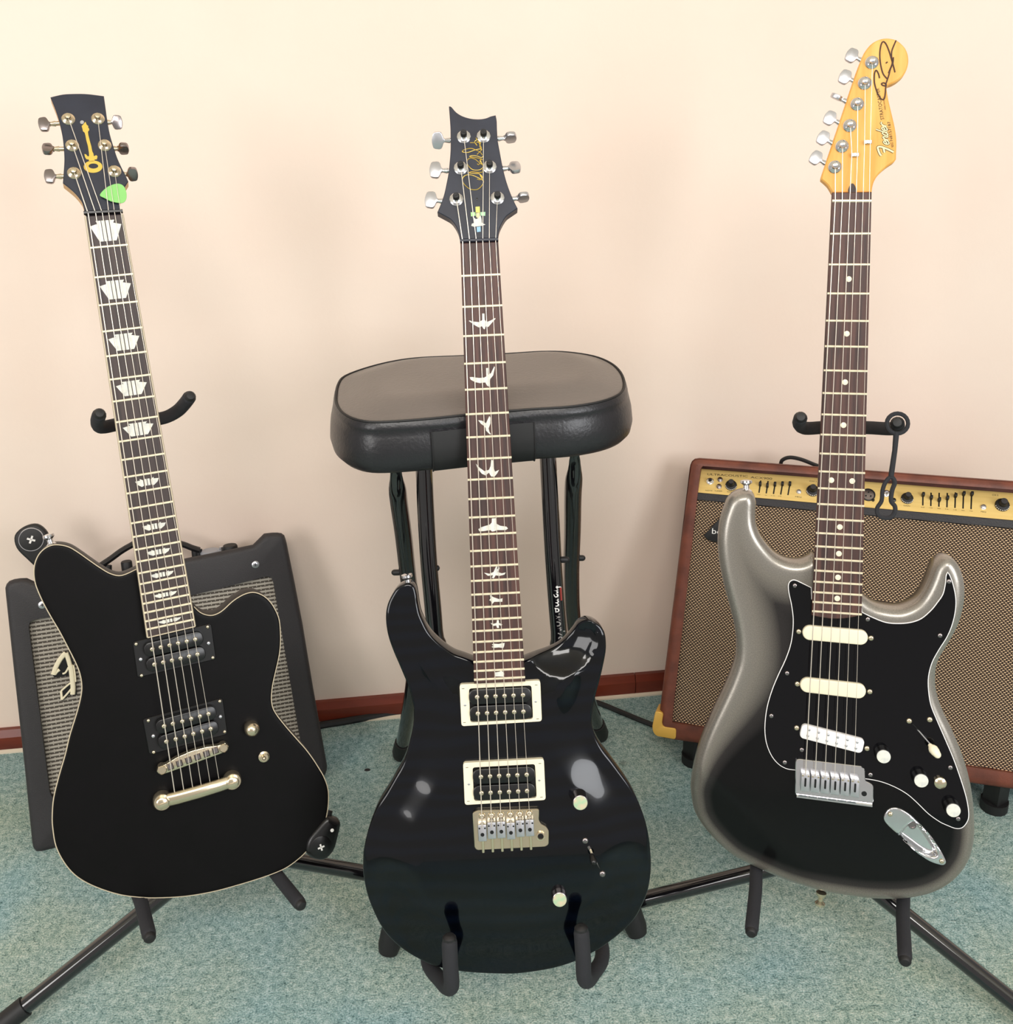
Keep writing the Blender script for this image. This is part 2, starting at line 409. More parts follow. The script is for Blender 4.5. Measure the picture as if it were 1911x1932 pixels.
# ------------------------------------------------------------ room
WA, WB = level(5, 1410), level(1240, 1300)
WD = (WB - WA).normalized(); WN = Vector((WD.y, -WD.x, 0))            # wall direction, normal into the room
def wall_pt(s, z, off=0.0): p = WA + WD * s + WN * off; return Vector((p.x, p.y, z))
def wall_hit(x, y, off=0.0):
    d = ray(x, y); t = (WA + WN * off - CAM).dot(WN) / d.dot(WN); return CAM + d * t
S0, S1 = -1.6, 3.2
fl = part('floor', ([(-3.2, -2.2, 0), (3.4, -2.2, 0), wall_pt(S1, 0), wall_pt(S0, 0)], [(0, 1, 2, 3)]), M_carpet, ang=0); struct(fl)
R = [[wall_pt(S0, 0), wall_pt(S1, 0), wall_pt(S1, 0, -.1), wall_pt(S0, 0, -.1)], [wall_pt(S0, 2.5), wall_pt(S1, 2.5), wall_pt(S1, 2.5, -.1), wall_pt(S0, 2.5, -.1)]]
struct(part('wall_back', rings(R), M_wall, ang=0))
struct(part('ceiling', ([(-3.2, -2.2, 2.5), wall_pt(S0, 2.5), wall_pt(S1, 2.5), (3.4, -2.2, 2.5)], [(0, 1, 2, 3)]), M_ceil, ang=0))
bb = bpy.data.objects.new('baseboard_back', None); COL.objects.link(bb); struct(bb); bb.location = WA
joint = (wall_hit(1196, 1275) - WA).dot(WD); hb = wall_hit(1180, 1270).z; LB = 1.14; s = joint - 3 * LB
bh = wall_hit(700, 1312).z
pz = [(0.0, 0.0), (.014, 0.0), (.014, bh - .012), (.008, bh), (0, bh)]
while s < S1:
    ends = [[wall_pt(e, z, o) - WA for o, z in pz] for e in (max(s + .0006, S0), min(s + LB - .0006, S1))]
    part('board', rings(ends[::-1]), M_base, bb, ang=20); s += LB
st = part('carpet_strip', rings([[wall_pt(e, z, o) - WA for o, z in ((.014, 0), (.0195, 0), (.0195, .003), (.014, .005))] for e in (S1, S0)]), M_strip, bb, ang=0)

# ------------------------------------------------------------ shared guitar hardware
def M4(loc, rx=0.0, rz=0.0): return Matrix.Translation(Vector(loc)) @ Matrix.Rotation(rx, 4, 'X') @ Matrix.Rotation(rz, 4, 'Z')
ME = {}
def shared(key, VF, mat, ang=38):
    if key not in ME: ME[key] = mesh(key, VF() if callable(VF) else VF, None, mat, ang) if False else mesh(key, *(VF() if callable(VF) else VF), mat, ang)
    return ME[key]
def dome(r, h, n=14): return lathe([(r, -.001), (r, h * .3), (r * .85, h * .7), (r * .5, h * .95), (r * .12, h)], n)
def slotscrew(r, n=12): return join(dome(r, r * .55, n), box(0, 0, r * .5, r * 1.5, r * .3, r * .25))
def button_shape(L, W, T):
    h = [(0, .1), (.1, .13), (.2, .36), (.3, .47), (.45, .5), (.78, .47), (.9, .4), (.97, .22), (1, .08)]
    P = [(x * L, -y * W) for x, y in h] + [(x * L, y * W) for x, y in h[::-1]]
    return solid(P, -T / 2, T / 2, T * .16, 2, T * .16)
def add_tuner(G, key, hpos, rx, post, btn, mats, roll=0.0, tall=.0, size=(.0145, .018, .005), depth=-.008):
    """post / btn are pixels; returns string anchor"""
    p = hpos(post[0], post[1], 0.0); mp, mb, mc = mats
    nrm = Vector((0, math.sin(-rx), math.cos(-rx)))
    if tall:
        VF = lathe([(.0077, -.001), (.0077, .0014), (.0069, .002), (.0036, .0024), (.0036, .007), (.0034, .0078)], 12)
    else:
        VF = lathe([(.0074, -.001), (.0074, .0012), (.0066, .0022), (.0048, .0028), (.0036, .0036), (.0031, .0055), (.0034, .0078), (.003, .0092), (.0008, .0096)], 16)
    t = link('tuner', shared(key + 'tuner', VF, mp), G, M=M4(p, rx))
    if tall:
        link('tuner_cap', shared(key + 'cap', join(lathe([(.0036, .007), (.0036, .0125), (.003, .0135)], 14), box(0, 0, .0137, .0055, .0009, .0006)), mc), t, M=Matrix.Rotation(roll + .4, 4, 'Z'))
    q = hpos(btn[0], btn[1], depth); a = p + nrm * depth; d = (q - a); L = d.length; d.normalize()
    inv = (M4(p, rx)).inverted(); a2, d2 = inv @ a, (inv.to_3x3() @ d)
    ang = math.atan2(d2.y, d2.x)
    st = L - size[0] * .5
    sh = link('tuner_shaft', mesh('tuner_shaft', *tube([(.002, 0, 0), (st * .72, 0, 0), (st * .73, 0, 0), (st + .001, 0, 0)], [.0026, .0026, .0034, .0022], 10), mp), t, M=Matrix.Translation(a2) @ Matrix.Rotation(ang, 4, 'Z'))
    link('tuner_button', shared(key + 'btn', button_shape(*size), mb), t, M=Matrix.Translation(a2 + d2 * st) @ Matrix.Rotation(ang, 4, 'Z') @ Matrix.Rotation(roll, 4, 'X'))
    return p + nrm * (.0055 if not tall else .005)
def fretboard(G, F, TL, TR, BR, BL, hf, hb, nfr, last, mat, fw=.0023, curved=0.0, bind=None, nutmid=None):
    """returns nut mid, scale and a function pos(n, s): local point at fret position n, s in 0..1 across"""
    tl, tr, br, bl = [F.at(*p, hf) for p in (TL, TR, BR, BL)]
    o = [tl, tr, br]
    if curved: o += [(br * (1 - t) + bl * t) - Vector((0, curved * math.sin(math.pi * t), 0)) for t in [i / 8 for i in range(1, 8)]]
    o += [bl]
    part('fretboard', solid([tuple(p[:2]) for p in o], hb, hf, .0008, 1), mat, G)
    if bind:
        for a, b in ((tl, bl), (tr, br), (bl, br)):
            part('fretboard_binding', bar(Vector((a.x, a.y, hb + .001)), Vector((b.x, b.y, hb + .001)), .0026, hf - hb - .0006), bind, G)
    nut = F.at(*(nutmid or ((TL[0] + TR[0]) / 2, (TL[1] + TR[1]) / 2)), hf)
    lm = F.at(*last, hf); S = (lm - nut).length / (1 - 2 ** (-nfr / 12))
    def edge(a, b, y): t = (y - a.y) / (b.y - a.y); return a + (b - a) * t
    def pos(d, s, z=0.0):
        y = nut.y - S * (1 - 2 ** (-d / 12)); l, r = edge(tl, bl, y), edge(tr, br, y); l.y = r.y = y
        p = l + (r - l) * s; p.z = hf + z; return p
    for k in range(1, nfr + 1):
        part('fret', bar(pos(k, .0), pos(k, 1), fw, .0011), M_fret, G, ang=30)
    return nut, S, pos
def strings(G, routes, rs):
    for P, r in zip(routes, rs):
        part('string', tube(P, r, 6), M_string, G)
def neck(G, F, tl, tr, br, bl, h0, depth, mat, name='neck'):
    a, b, c, d = [F.at(*p, h0) for p in (tl, tr, br, bl)]; R = []
    for t in [i / 6 for i in range(7)]:
        l, r = a + (d - a) * t, b + (c - b) * t; m = (l + r) / 2; w = (r - l) / 2; ring = []
        for k in range(9):
            q = math.pi * k / 8; ring.append(m - w * math.cos(q) * .985 - Vector((0, 0, (depth + .003 * t) * math.sin(q) ** .75)))
        R.append([Vector((p.x, m.y, p.z)) for p in ring])
    VF = rings(R[::-1]); part(name, VF, mat, G)
def frame_axes(F, h):  # pixel -> local at height h, shorthand
    return lambda x, y, hh=h: F.at(x, y, hh)
def zpx(ox, oy, s): return lambda x, y: (ox + x / s, oy + y / s)
def strap_button(G, p, d, mat, r=.0062):
    """p local point on the side, d outward direction"""
    d = Vector(d).normalized(); q = Vector((0, 0, 1)).rotation_difference(d).to_matrix().to_4x4()
    part('strap_button', lathe([(r * 1.05, -.002), (r, .001), (r * .55, .004), (r * .5, .008), (r * 1.05, .011), (r, .0135), (r * .4, .0145)], 16), mat, G, M=Matrix.Translation(p) @ q)
def humbucker(G, F, ring, poles1, poles2, ringmat, screws, hscrews, hr=.003, hc=.0075, hole=None, rsm=None, slugmat=None, cmat=None):
    """ring: 4 corner px (TL TR BR BL); poles: two lists of 6 px"""
    o = bpy.data.objects.new('pickup', None); COL.objects.link(o); o.parent = G
    P = roundpoly([tuple(F.at(*p, hr)[:2]) for p in ring], .0032, 4)
    c = sum((Vector(p) for p in P), Vector((0, 0))) / len(P); o.location = (c.x, c.y, 0); sh = lambda p: Vector((p[0] - c.x, p[1] - c.y))
    if hole:
        Q = roundpoly([tuple(F.at(*p, hr)[:2]) for p in hole], .003, 4)
        k = min(range(len(Q)), key=lambda i: (Vector(Q[i]) - Vector(P[0])).length); Q = Q[k:] + Q[:k]
        part('pickup_ring', ringsolid([tuple(sh(p)) for p in P], [tuple(sh(p)) for p in Q], -.001, hr), ringmat, o, ang=25)
    else:
        part('pickup_ring', solid([tuple(sh(p)) for p in P], -.001, hr * .6, .0006, 1), ringmat, o)
    if hole:
        part('pickup_well', solid([tuple(sh(p)) for p in inset(ccw(Q), .0005)], -.0005, hr * .5), M_blackpl, o, ang=0)
    for row in (poles1, poles2):
        a, b = F.at(*row[0], hc), F.at(*row[-1], hc); t = (b - a).normalized(); L = (b - a).length + .018; m = (a + b) / 2
        w = .0165
        B = rrect(L, w, w * .42, 5); rot = math.atan2(t.y, t.x)
        part('bobbin', solid(B, -.006, 0, .0012, 2), cmat or M_blackpl, o, M=Matrix.Translation((m.x - c.x, m.y - c.y, hc)) @ Matrix.Rotation(rot, 4, 'Z'))
        for p in row:
            q = F.at(*p, hc); link('pole_piece', shared('polepiece', dome(.0026, .0012, 12), M_nickel), o, loc=(q.x - c.x, q.y - c.y, hc))
    for p in screws:
        q = F.at(*p, hr); link('ring_screw', shared('ringscrew' + (rsm or M_nickel).name, slotscrew(.0019), rsm or M_nickel), o, loc=(q.x - c.x, q.y - c.y, hr * .8))
    for p in hscrews:
        q = F.at(*p, hr); link('height_screw', shared('heightscrew', slotscrew(.0022), M_satinmetal), o, loc=(q.x - c.x, q.y - c.y, hr * .8))
    return o

# ------------------------------------------------------------ left guitar (satin black, single cut style with offset horns)
FL = Frame((330, 1300), 1.19, 18, 22, (196, 406), (322, 1178), (290, 1694))
GL = thing('electric_guitar', 'satin black electric guitar with keystone inlays, leaning left in front of the silver-grille amp', 'guitar', FL.M)
hfL = .014
OL = [(258, 1074, 'c'), (230, 1086), (209, 1083), (188, 1071), (167, 1056.5), (146.5, 1042), (130, 1032.5), (113, 1028.5), (98, 1029), (84, 1035.6), (73, 1047), (66, 1063), (64, 1080), (66, 1098), (72, 1116), (84, 1142), (98, 1167), (113, 1192.5), (129, 1223), (143.5, 1252), (151, 1272), (154.4, 1293), (153, 1313), (146, 1342), (138.6, 1366), (131, 1391), (123, 1425), (111, 1466), (101.4, 1506), (98.6, 1540), (100, 1566), (105.7, 1597), (120, 1626), (140, 1650), (165.7, 1667), (200, 1681), (234, 1690), (271, 1694), (300, 1694.5), (340, 1692.5), (375, 1688), (410, 1681), (445, 1671.5), (480, 1661), (515, 1649), (543, 1636), (568, 1617), (582, 1602), (596, 1584), (608, 1567), (614, 1550), (618.5, 1527), (620, 1504), (618, 1485), (611, 1466), (603, 1452), (591.6, 1434), (577.6, 1415), (563.6, 1399), (545, 1378), (531, 1361), (522, 1349), (515, 1336), (512, 1319), (514, 1295), (519.6, 1269), (526, 1241), (529, 1217), (529, 1193), (527, 1171), (522, 1156), (513, 1140), (502, 1128), (489, 1120.5), (476, 1118), (461, 1121.7), (446, 1130), (435, 1138.5), (424, 1149), (413, 1157), (400, 1161.5), (387, 1160), (376, 1154.6), (366, 1145, 'c'), (312, 1110, 'c')]
PL = ccw(mixcurve([FL.pts([p])[0] + tuple(p[2:]) for p in OL], 4))
V, F, D = slab(PL, .043, rounded(.0022), back_r=.006, insets=(.0006, .0014, .0024, .006))
part('body', (V, F), M_satin, GL)
i0 = min(range(len(PL)), key=lambda i: (Vector(PL[i]) - FL.at(366, 1145).xy).length)
i1 = min(range(len(PL)), key=lambda i: (Vector(PL[i]) - FL.at(258, 1074).xy).length)
loopP = (PL[i1:] + PL[:i1]) if PL else PL
j = min(range(len(loopP)), key=lambda i: (Vector(loopP[i]) - FL.at(366, 1145).xy).length)
seq = loopP[:j + 1] if len(loopP[:j + 1]) > len(loopP) / 2 else loopP[j:]
part('body_binding', tube([(x, y, -.0012) for x, y in inset(PL, .0004)][0:] if False else [(x, y, -.0012) for x, y in seq], .0007, 6), M_bind, GL)
neck(GL, FL, (163, 407), (229, 404), (356, 1142), (272, 1142), .008, .014, M_maple2)
nutL, SL, posL = fretboard(GL, FL, (161, 407.5), (231, 404), (368, 1182), (278.6, 1203), hfL, .0035, 24, (322, 1178), M_rose_d, bind=M_bind)
# headstock
kL = math.tan(rad(12)); y0L = nutL.y + .001
def hposL(x, y, wv=0.0):
    nrm = Vector((0, math.sin(rad(12)), math.cos(rad(12))))
    d = FL.ld(x, y); p0 = Vector((0, y0L, hfL - .004)) + nrm * wv
    t = (p0 - FL.lo).dot(nrm) / d.dot(nrm); return FL.lo + d * t
def head(G, hpos, y0, h0, a, outline, mat, thick, side=None, name='headstock', bev=.0008):
    Mh = M4((0, y0, h0), -a); I = Mh.inverted(); P = [tuple((I @ hpos(p[0], p[1]))[:2]) + tuple(p[2:]) for p in outline]; P = mixcurve(P, 4)
    o = part(name, solid(P, -thick if side is None else -.0016, 0, bev, 1), mat, G, M=Mh)
    if side: part('headstock_core', solid(P, -thick, -.0016), side, o)
    return o
HLo = [(95, 183, 'c'), (118.5, 177.7), (142, 176.5), (165.6, 177), (196, 180.8, 'c'), (199.3, 205), (202.5, 228), (207, 252), (213.5, 274.6), (220.5, 296), (228.4, 314), (235.4, 327.8), (242, 342, 'c'), (234.7, 353.6), (230, 361), (226.8, 372), (226, 385), (229, 404, 'c'), (161, 407, 'c'), (156, 385), (150, 374.5), (140.5, 363.5), (131, 355), (118.5, 345, 'c'), (120, 325), (121.3, 300), (120, 276), (117, 252.7), (111.4, 228), (104.4, 206.5)]
hdL = head(GL, hposL, y0L, hfL - .004, rad(12), HLo, M_headblue, .0145, M_maple2)
part('nut', bar(FL.at(158, 402.5, hfL - .003), FL.at(231.5, 399, hfL - .003), .0045, .005), M_blackpl, GL)
anc = []
for pst, btn, rl in [((139.8, 327), (95, 333), 0), ((136.5, 275), (91, 281), .5), ((129, 225), (84, 235), 0), ((184.7, 224.5), (220, 231), .35), ((197.5, 274.6), (232, 280.5), 1.35), ((216, 323.7), (249, 328.5), .9)]:
    anc.append(add_tuner(GL, 'dark', hposL, -rad(12), pst, btn, (M_nickel, M_darkmetal, None), rl, size=(.013, .0165, .006)))
nx = [166.4, 180.5, 193, 205, 216, 227.6]; tp = [(329.4, 1494.7), (346.6, 1490.6), (363.5, 1485.8), (379.5, 1481), (396, 1474), (412.8, 1468.8)]
sd = [(322, 1440), (340, 1434), (357, 1429), (375, 1424), (393, 1419), (410, 1413)]
rts = []
for k in range(6):
    n_ = FL.at(nx[k], 403 - k * .7, hfL + .0016); e = FL.at(*tp[k], .012)
    m_ = n_ + (e - n_) * .945; m_.z = .0185; rts.append([anc[k], n_, m_, e])
strings(GL, rts, [.00062, .00055, .00048, .0004, .00034, .0003])
# logo: small gold guitar
zl = zpx(120, 220, 16.1)
def hl(L, f=zl): return [tuple((M4((0, y0L, hfL - .004), -rad(12)).inverted() @ hposL(*f(*p)))[:2]) for p in L]
part('headstock_logo', join(ringsolid(hl(ellipse(895, 1525, 285, 185, 28)), hl(ellipse(905, 1505, 148, 78, 28)), -.0002, .0004),
     solid(hl([(630, 1140), (680, 1150), (735, 1215), (775, 1200), (770, 1100), (740, 900), (690, 720), (660, 560), (640, 490), (585, 440), (575, 380), (550, 290), (600, 240), (665, 160), (700, 250), (750, 290), (745, 340), (770, 360), (780, 410), (740, 460), (750, 560), (800, 760), (840, 900), (870, 1060), (905, 1130), (920, 1210), (990, 1175), (1030, 1210), (1010, 1300), (940, 1310), (940, 1370), (770, 1370), (770, 1310), (690, 1295), (650, 1230)]), -.0002, .0004)), M_goldp, hdL, ang=0)
part('headstock_logo_tip', solid(hl(ellipse(560, 175, 60, 55, 14)), -.0002, .0005), M_satinmetal, hdL, ang=0)
# pickups, bridge
zb = zpx(230, 1150, 4.83)
p1 = [(277, 362), (355, 343), (435, 325), (513, 306), (592, 289), (669, 271)]; p2 = [(297, 500), (377, 481), (457, 463), (535, 444), (613, 426), (690, 408)]
humbucker(GL, FL, [zb(*p) for p in ((98, 300), (815, 130), (860, 455), (143, 625))], [zb(*p) for p in p1], [zb(*p) for p in p2], M_blackpl,
          [zb(*p) for p in ((130, 317), (782, 160), (180, 603), (830, 440))], [zb(*p) for p in ((172, 455), (790, 308))], hr=.004, hc=.0095)
p1 = [(385, 1063), (465, 1040), (551, 1019), (632, 995), (712, 973), (790, 951)]; p2 = [(406, 1203), (491, 1180), (573, 1156), (652, 1132), (732, 1110), (810, 1087)]
humbucker(GL, FL, [zb(*p) for p in ((190, 1005), (920, 810), (965, 1140), (250, 1328))], [zb(*p) for p in p1], [zb(*p) for p in p2], M_blackpl,
          [zb(*p) for p in ((242, 1014), (893, 838), (290, 1302), (937, 1115))], [zb(*p) for p in ((287, 1155), (898, 978))], hr=.004, hc=.0115)
def local_bar(G, F, a, b, h, outline, z0, z1, mat, name, bev=.001, parent=None):
    A, B = F.at(*a, h), F.at(*b, h); m = (A + B) / 2; t = B - A
    return part(name, solid(outline(t.length), z0, z1, bev, 2), mat, parent or G, M=Matrix.Translation((m.x, m.y, h)) @ Matrix.Rotation(math.atan2(t.y, t.x), 4, 'Z'))
def tom(L):
    h = .0055; P = [(-L / 2 - .006, 0), (-L / 2 - .003, .005), (-L / 2 + .006, .005), (-L / 4, .008), (0, .0095), (L / 4, .008), (L / 2 - .006, .005), (L / 2 + .003, .005), (L / 2 + .006, 0), (L / 2 + .003, -.005), (L / 2 - .006, -.0055), (-L / 2 + .006, -.0055), (-L / 2 - .003, -.005)]
    return P
br = local_bar(GL, FL, zb(365, 1455), zb(925, 1255), .012, tom, -.006, .003, M_nickel, 'bridge')
A, B = FL.at(*zb(365, 1455), .015), FL.at(*zb(925, 1255), .015); L = (B - A).length
for k in range(6):
    part('saddle', solid([(-.0035, -.0038), (.0035, -.0038), (.0035, .004), (-.0035, .004)], .0026, .0052, .0012, 1), M_darkmetal, br, loc=((k - 2.5) * L * .147, .0008, 0))
for sx in (-1, 1): part('bridge_post', lathe([(.0052, -.01), (.0052, .0038), (.0042, .0048)], 16), M_nickel, br, loc=(sx * L / 2, 0, 0))
ta, tb = zb(370, 1755), zb(1010, 1568)
A, B = FL.at(*ta, .012), FL.at(*tb, .012); m = (A + B) / 2; tt = B - A
tl = bpy.data.objects.new('tailpiece', None); COL.objects.link(tl); tl.parent = GL; tl.matrix_basis = Matrix.Translation(m) @ Matrix.Rotation(math.atan2(tt.y, tt.x), 4, 'Z'); L = tt.length
part('tailpiece_bar', tube([(-L * .45, 0, -.002), (-L * .3, 0, 0), (0, 0, .001), (L * .3, 0, 0), (L * .45, 0, -.002)], .0078, 14, flat=(1, .6)), M_nickel, tl)
for sx in (-1, 1):
    part('tailpiece_end', lathe([(.0105, -.012), (.0105, -.002), (.0092, 0)], 20), M_nickel, tl, loc=(sx * L / 2, 0, .001))
    part('tailpiece_stud', join(lathe([(.0072, 0), (.0072, .004), (.0055, .0052)], 18), box(0, 0, .0053, .011, .0016, .0006)), M_nickel, tl, loc=(sx * L / 2, 0, .001))
q = FL.at(475.8, 1376, .01)
part('volume_knob', lathe([(.0082, -.011), (.0088, -.004), (.0088, 0), (.0078, .0035), (.005, .0062), (.0012, .0072)], 24), M_nickel, GL, loc=q)
q = FL.at(498.5, 1429, .004)
sw = part('mini_switch', lathe([(.0066, -.004), (.0066, -.002), (.0044, -.001), (.0044, .001)], 18), M_nickel, GL, loc=q)
part('switch_bat', tube([(0, 0, 0), (-.0005, .001, .005), (-.001, .002, .009)], [.0012, .0018, .0024], 10, dome=True), M_nickel, sw)
strap_button(GL, FL.at(98, 1030, -.02), (-.15, 1, 0), M_chrome)
# inlays: keystone blocks (fret, size in fret units)
def keystone(n, big):
    c0, c1 = posL(n - 1, .5), posL(n, .5); m = (c0 + c1) / 2; hgt = (c0 - c1).length
    H = min(.0235, hgt * .66); W = (.0335 if big else .026); z = hfL + .0001
    for sgn in (-1, 1):
        if big: out = [(.013, .5), (.30, .5), (.24, .36), (.5, .28), (.27, -.5), (.013 + .12, -.5), (.125, .5)]
        else: out = [(.16, .22), (.3, .38), (.28, .24), (.5, .2), (.42, -.12), (.25, -.38), (.16, -.3)]
        if big: out = [(.14, .5), (.3, .5), (.25, .36), (.5, .26), (.27, -.5), (.14, -.5)]
        P = [(m.x + sgn * x * W, m.y + y * H) for x, y in out]
        part('inlay', solid(P, z - .0004, z + .00015), M_pearl, GL, ang=0)
        P = [(m.x + sgn * W * .015, m.y + H * .5 * (1 if big else .6)), (m.x + sgn * W * .115, m.y + H * .5 * (1 if big else .6)), (m.x + sgn * W * .115, m.y - H * (.5 if big else .32)), (m.x + sgn * W * .015, m.y - H * (.5 if big else .32))]
        part('inlay', solid(P, z - .0004, z + .00015), M_pearl, GL, ang=0)
for n in (1, 3, 5, 7, 9): keystone(n, True)
for n in (12, 15, 17, 19, 21, 24): keystone(n, False)
# green pick under the strings
zz = zpx(40, 150, 6.37)
pk = [hposL(*zz(*p), .0045) for p in ((945, 1390), (1000, 1320), (1070, 1275), (1150, 1252), (1210, 1265), (1250, 1310), (1268, 1390), (1255, 1455), (1215, 1485), (1160, 1482), (1080, 1465), (1000, 1425))]
c = sum(pk, Vector()) / len(pk); Mk = FL.M @ M4(c, -rad(12)); Ik = (M4(c, -rad(12))).inverted()
pick = part('guitar_pick', solid(crom([tuple((Ik @ p)[:2]) for p in pk], True, 3), -.0004, .0004, .0002, 1), M_pickgreen, M=Mk)
tag(pick, 'green plectrum tucked under the strings at the black headstock with gold logo', 'guitar pick')
# wireless transmitter plugged in at the lower right edge
zt = zpx(565, 1540, 19.11)
def wireless(name, label, F, h, ctr, ang, L, W, T, logo, lscale, mat=M_blackpl, extra=True):
    p = F.w(*ctr, h); Mw = Matrix.Translation(p) @ F.M.to_3x3().to_4x4() @ Matrix.Rotation(ang, 4, 'Z')
    t = thing(name, label, 'transmitter', Mw)
    P = crom([(L * .5, 0), (L * .42, W * .36), (L * .15, W * .5), (-L * .2, W * .4), (-L * .48, W * .26), (-L * .5, 0), (-L * .48, -W * .26), (-L * .2, -W * .4), (L * .15, -W * .5), (L * .42, -W * .36)], True, 4)
    part('housing', solid(P, -T, 0, T * .3, 3, T * .2), mat, t)
    part('disc', lathe([(W * .36, -.001), (W * .36, .0006), (W * .31, .0014), (W * .05, .0016)], 28), M_blackmat if name == 'wireless_receiver' else M_blackpl, t, loc=(L * .17, 0, 0))
    e = lscale
    P1 = [(-e, -e * .62), (-e * .62, -e), (e, e * .62), (e * .62, e)]
    part('cross_mark', join(solid(P1, .0014, .0020), solid([(x, -y) for x, y in P1], .0014, .0020)), M_white_p, t, loc=(L * .17, 0, 0), M=None, ang=0)
    return t
tw = wireless('wireless_transmitter', 'glossy black wireless transmitter plugged into the lower right edge of the satin guitar', FL, .004, (612, 1585), rad(-128), .052, .037, .02, 0, .0036)
part('plug', tube([(-.012, -.004, -.012), (-.03, -.008, -.016)], .006, 12), M_blackmat, tw)
part('indicator', lathe([(.0022, -.001), (.0022, .0006), (.001, .0009)], 10), M_white_p, tw, loc=(-.014, .003, 0))

# ------------------------------------------------------------ centre guitar (glossy blue-black, carved top)
FC = Frame((950, 1500), 1.12, 19, 1.5, (904, 457), (941, 1280), (957, 1850))
GC = thing('electric_guitar', 'glossy blue-black electric guitar with bird inlays and cream pickup rings, resting on the stool', 'guitar', FC.M)
hfC = .013
OC = [(893, 1253, 'c'), (874.5, 1246), (855, 1239), (835.6, 1225.8), (818.6, 1210.6), (806.4, 1196), (796.7, 1177), (790.6, 1162), (787, 1145), (784.5, 1126), (780, 1111), (770, 1104.5), (758, 1107), (745.6, 1115), (734.7, 1132), (728.6, 1147), (725.7, 1167), (727.4, 1190), (732, 1211), (741, 1236), (750.5, 1258), (759, 1278), (768, 1300), (775, 1325), (779, 1350), (776, 1385), (762, 1440), (744, 1474), (727.5, 1503), (710.6, 1530), (694, 1570), (684.5, 1608), (682, 1640), (684, 1670), (692, 1705), (704, 1735), (717, 1760), (735, 1783), (760, 1805), (788, 1822), (820, 1836), (850, 1843), (890, 1848.5), (955, 1851), (990.6, 1849), (1041, 1841), (1082, 1829), (1115.5, 1813), (1142.5, 1797), (1176, 1771), (1200, 1746), (1215, 1719), (1227, 1688), (1232, 1650), (1231, 1617), (1227, 1584), (1218.5, 1550), (1205, 1516), (1190, 1489), (1173, 1465), (1156, 1442), (1139, 1420), (1126, 1396), (1119, 1372), (1120.5, 1347), (1126, 1320), (1134, 1290), (1141, 1260), (1146, 1231), (1145, 1206), (1140, 1192), (1132, 1183), (1122, 1177.5), (1112, 1175.5), (1103, 1178), (1094, 1184), (1088, 1193), (1079, 1205), (1066, 1219), (1053.5, 1228), (1036, 1236), (1015.5, 1243), (991, 1252, 'c')]
PC = ccw(mixcurve([FC.pts([p])[0] + tuple(p[2:]) for p in OC], 4))
scoop = FC.at(1062, 1214).xy; rs = .041
def carve(x, y, d):
    z = -.0125 * (1 - smooth01((d - .002) / .062)) - (0 if d > .004 else .0022 * (1 - math.sqrt(max(0, 1 - (1 - d / .004) ** 2))))
    q = (Vector((x, y)) - scoop); q.y *= 1.12; r = q.length
    if r < rs and x > -.02: z = min(z, z - .013 * (1 - (r / rs) ** 2) ** .8)
    return z
V, F, D = slab(PC, .046, carve, back_r=.006, step=.0042, insets=(.0006, .0014, .0026, .0042, .007, .0105))
part('body', (V, F), M_bluegloss, GC, ang=50)
neck(GC, FC, (870, 459), (938.5, 457), (985, 1250), (896, 1251), .008, .014, M_mahog)
nutC, SCl, posC = fretboard(GC, FC, (868.5, 458.5), (940, 456), (991, 1286), (894.5, 1290), hfC, -.001, 24, (941, 1280), M_rose)
kC = rad(10); y0C = nutC.y + .001
def hposC(x, y, wv=0.0):
    nrm = Vector((0, math.sin(kC), math.cos(kC))); d = FC.ld(x, y); p0 = Vector((0, y0C, hfC - .004)) + nrm * wv
    return FC.lo + d * ((p0 - FC.lo).dot(nrm) / d.dot(nrm))
HCo = [(846.8, 200.5, 'c'), (851, 201), (860.7, 211.6), (873, 219), (888.7, 223.5), (904, 224.5), (916.6, 222.7), (926, 219), (935, 217, 'c'), (937, 228), (937.6, 245), (939, 265), (943, 287), (947.7, 312), (954, 338), (961, 359), (968.7, 377.6), (976.5, 393, 'c'), (964.8, 401), (955.5, 408), (947.7, 420), (942, 433), (940, 445), (940, 458, 'c'), (868.5, 460, 'c'), (867, 446.5), (863.9, 435), (857.6, 423), (850, 414), (839, 407.5), (825, 400, 'c'), (831, 386), (837.5, 367.5), (842, 347.7), (846, 327), (848.3, 305), (850, 282), (850, 260), (849.6, 239.6), (848.3, 220)]
hdC = head(GC, hposC, y0C, hfC - .004, kC, HCo, M_headblue, .014)
part('nut', bar(FC.at(868, 455, hfC - .003), FC.at(940, 452.5, hfC - .003), .0042, .0052), M_headblue, GC)
part('truss_rod_screw', lathe([(.0012, 0), (.0012, .0006), (.0004, .0008)], 8), M_blackpl, hdC, loc=M4((0, y0C, hfC - .004), -kC).inverted() @ hposC(900, 375.5))
anc = []
for pst, btn, rl in [((861, 377), (814, 377.5), 0), ((869.3, 318), (822.7, 321), 0), ((875, 259), (827, 265), -.6), ((912.3, 258), (962, 259.5), 1.5), ((923.6, 316), (970, 316), -.6), ((938.4, 374.5), (986, 372.5), 1.5)]:
    anc.append(add_tuner(GC, 'lock', hposC, -kC, pst, btn, (M_chrome, M_satinmetal, M_blackmat), rl, tall=1, size=(.0145, .019, .005)))
nx = [872.7, 886, 898.6, 910.7, 923, 935]; rts = []
for k in range(6):
    n_ = FC.at(nx[k], 454.5 - k * .4, hfC + .0016); e = FC.at(909.5 + k * 18.1, 1562 - k * 1.2, .0168); rts.append([anc[k], n_, e, e + Vector((0, -.003, -.006))])
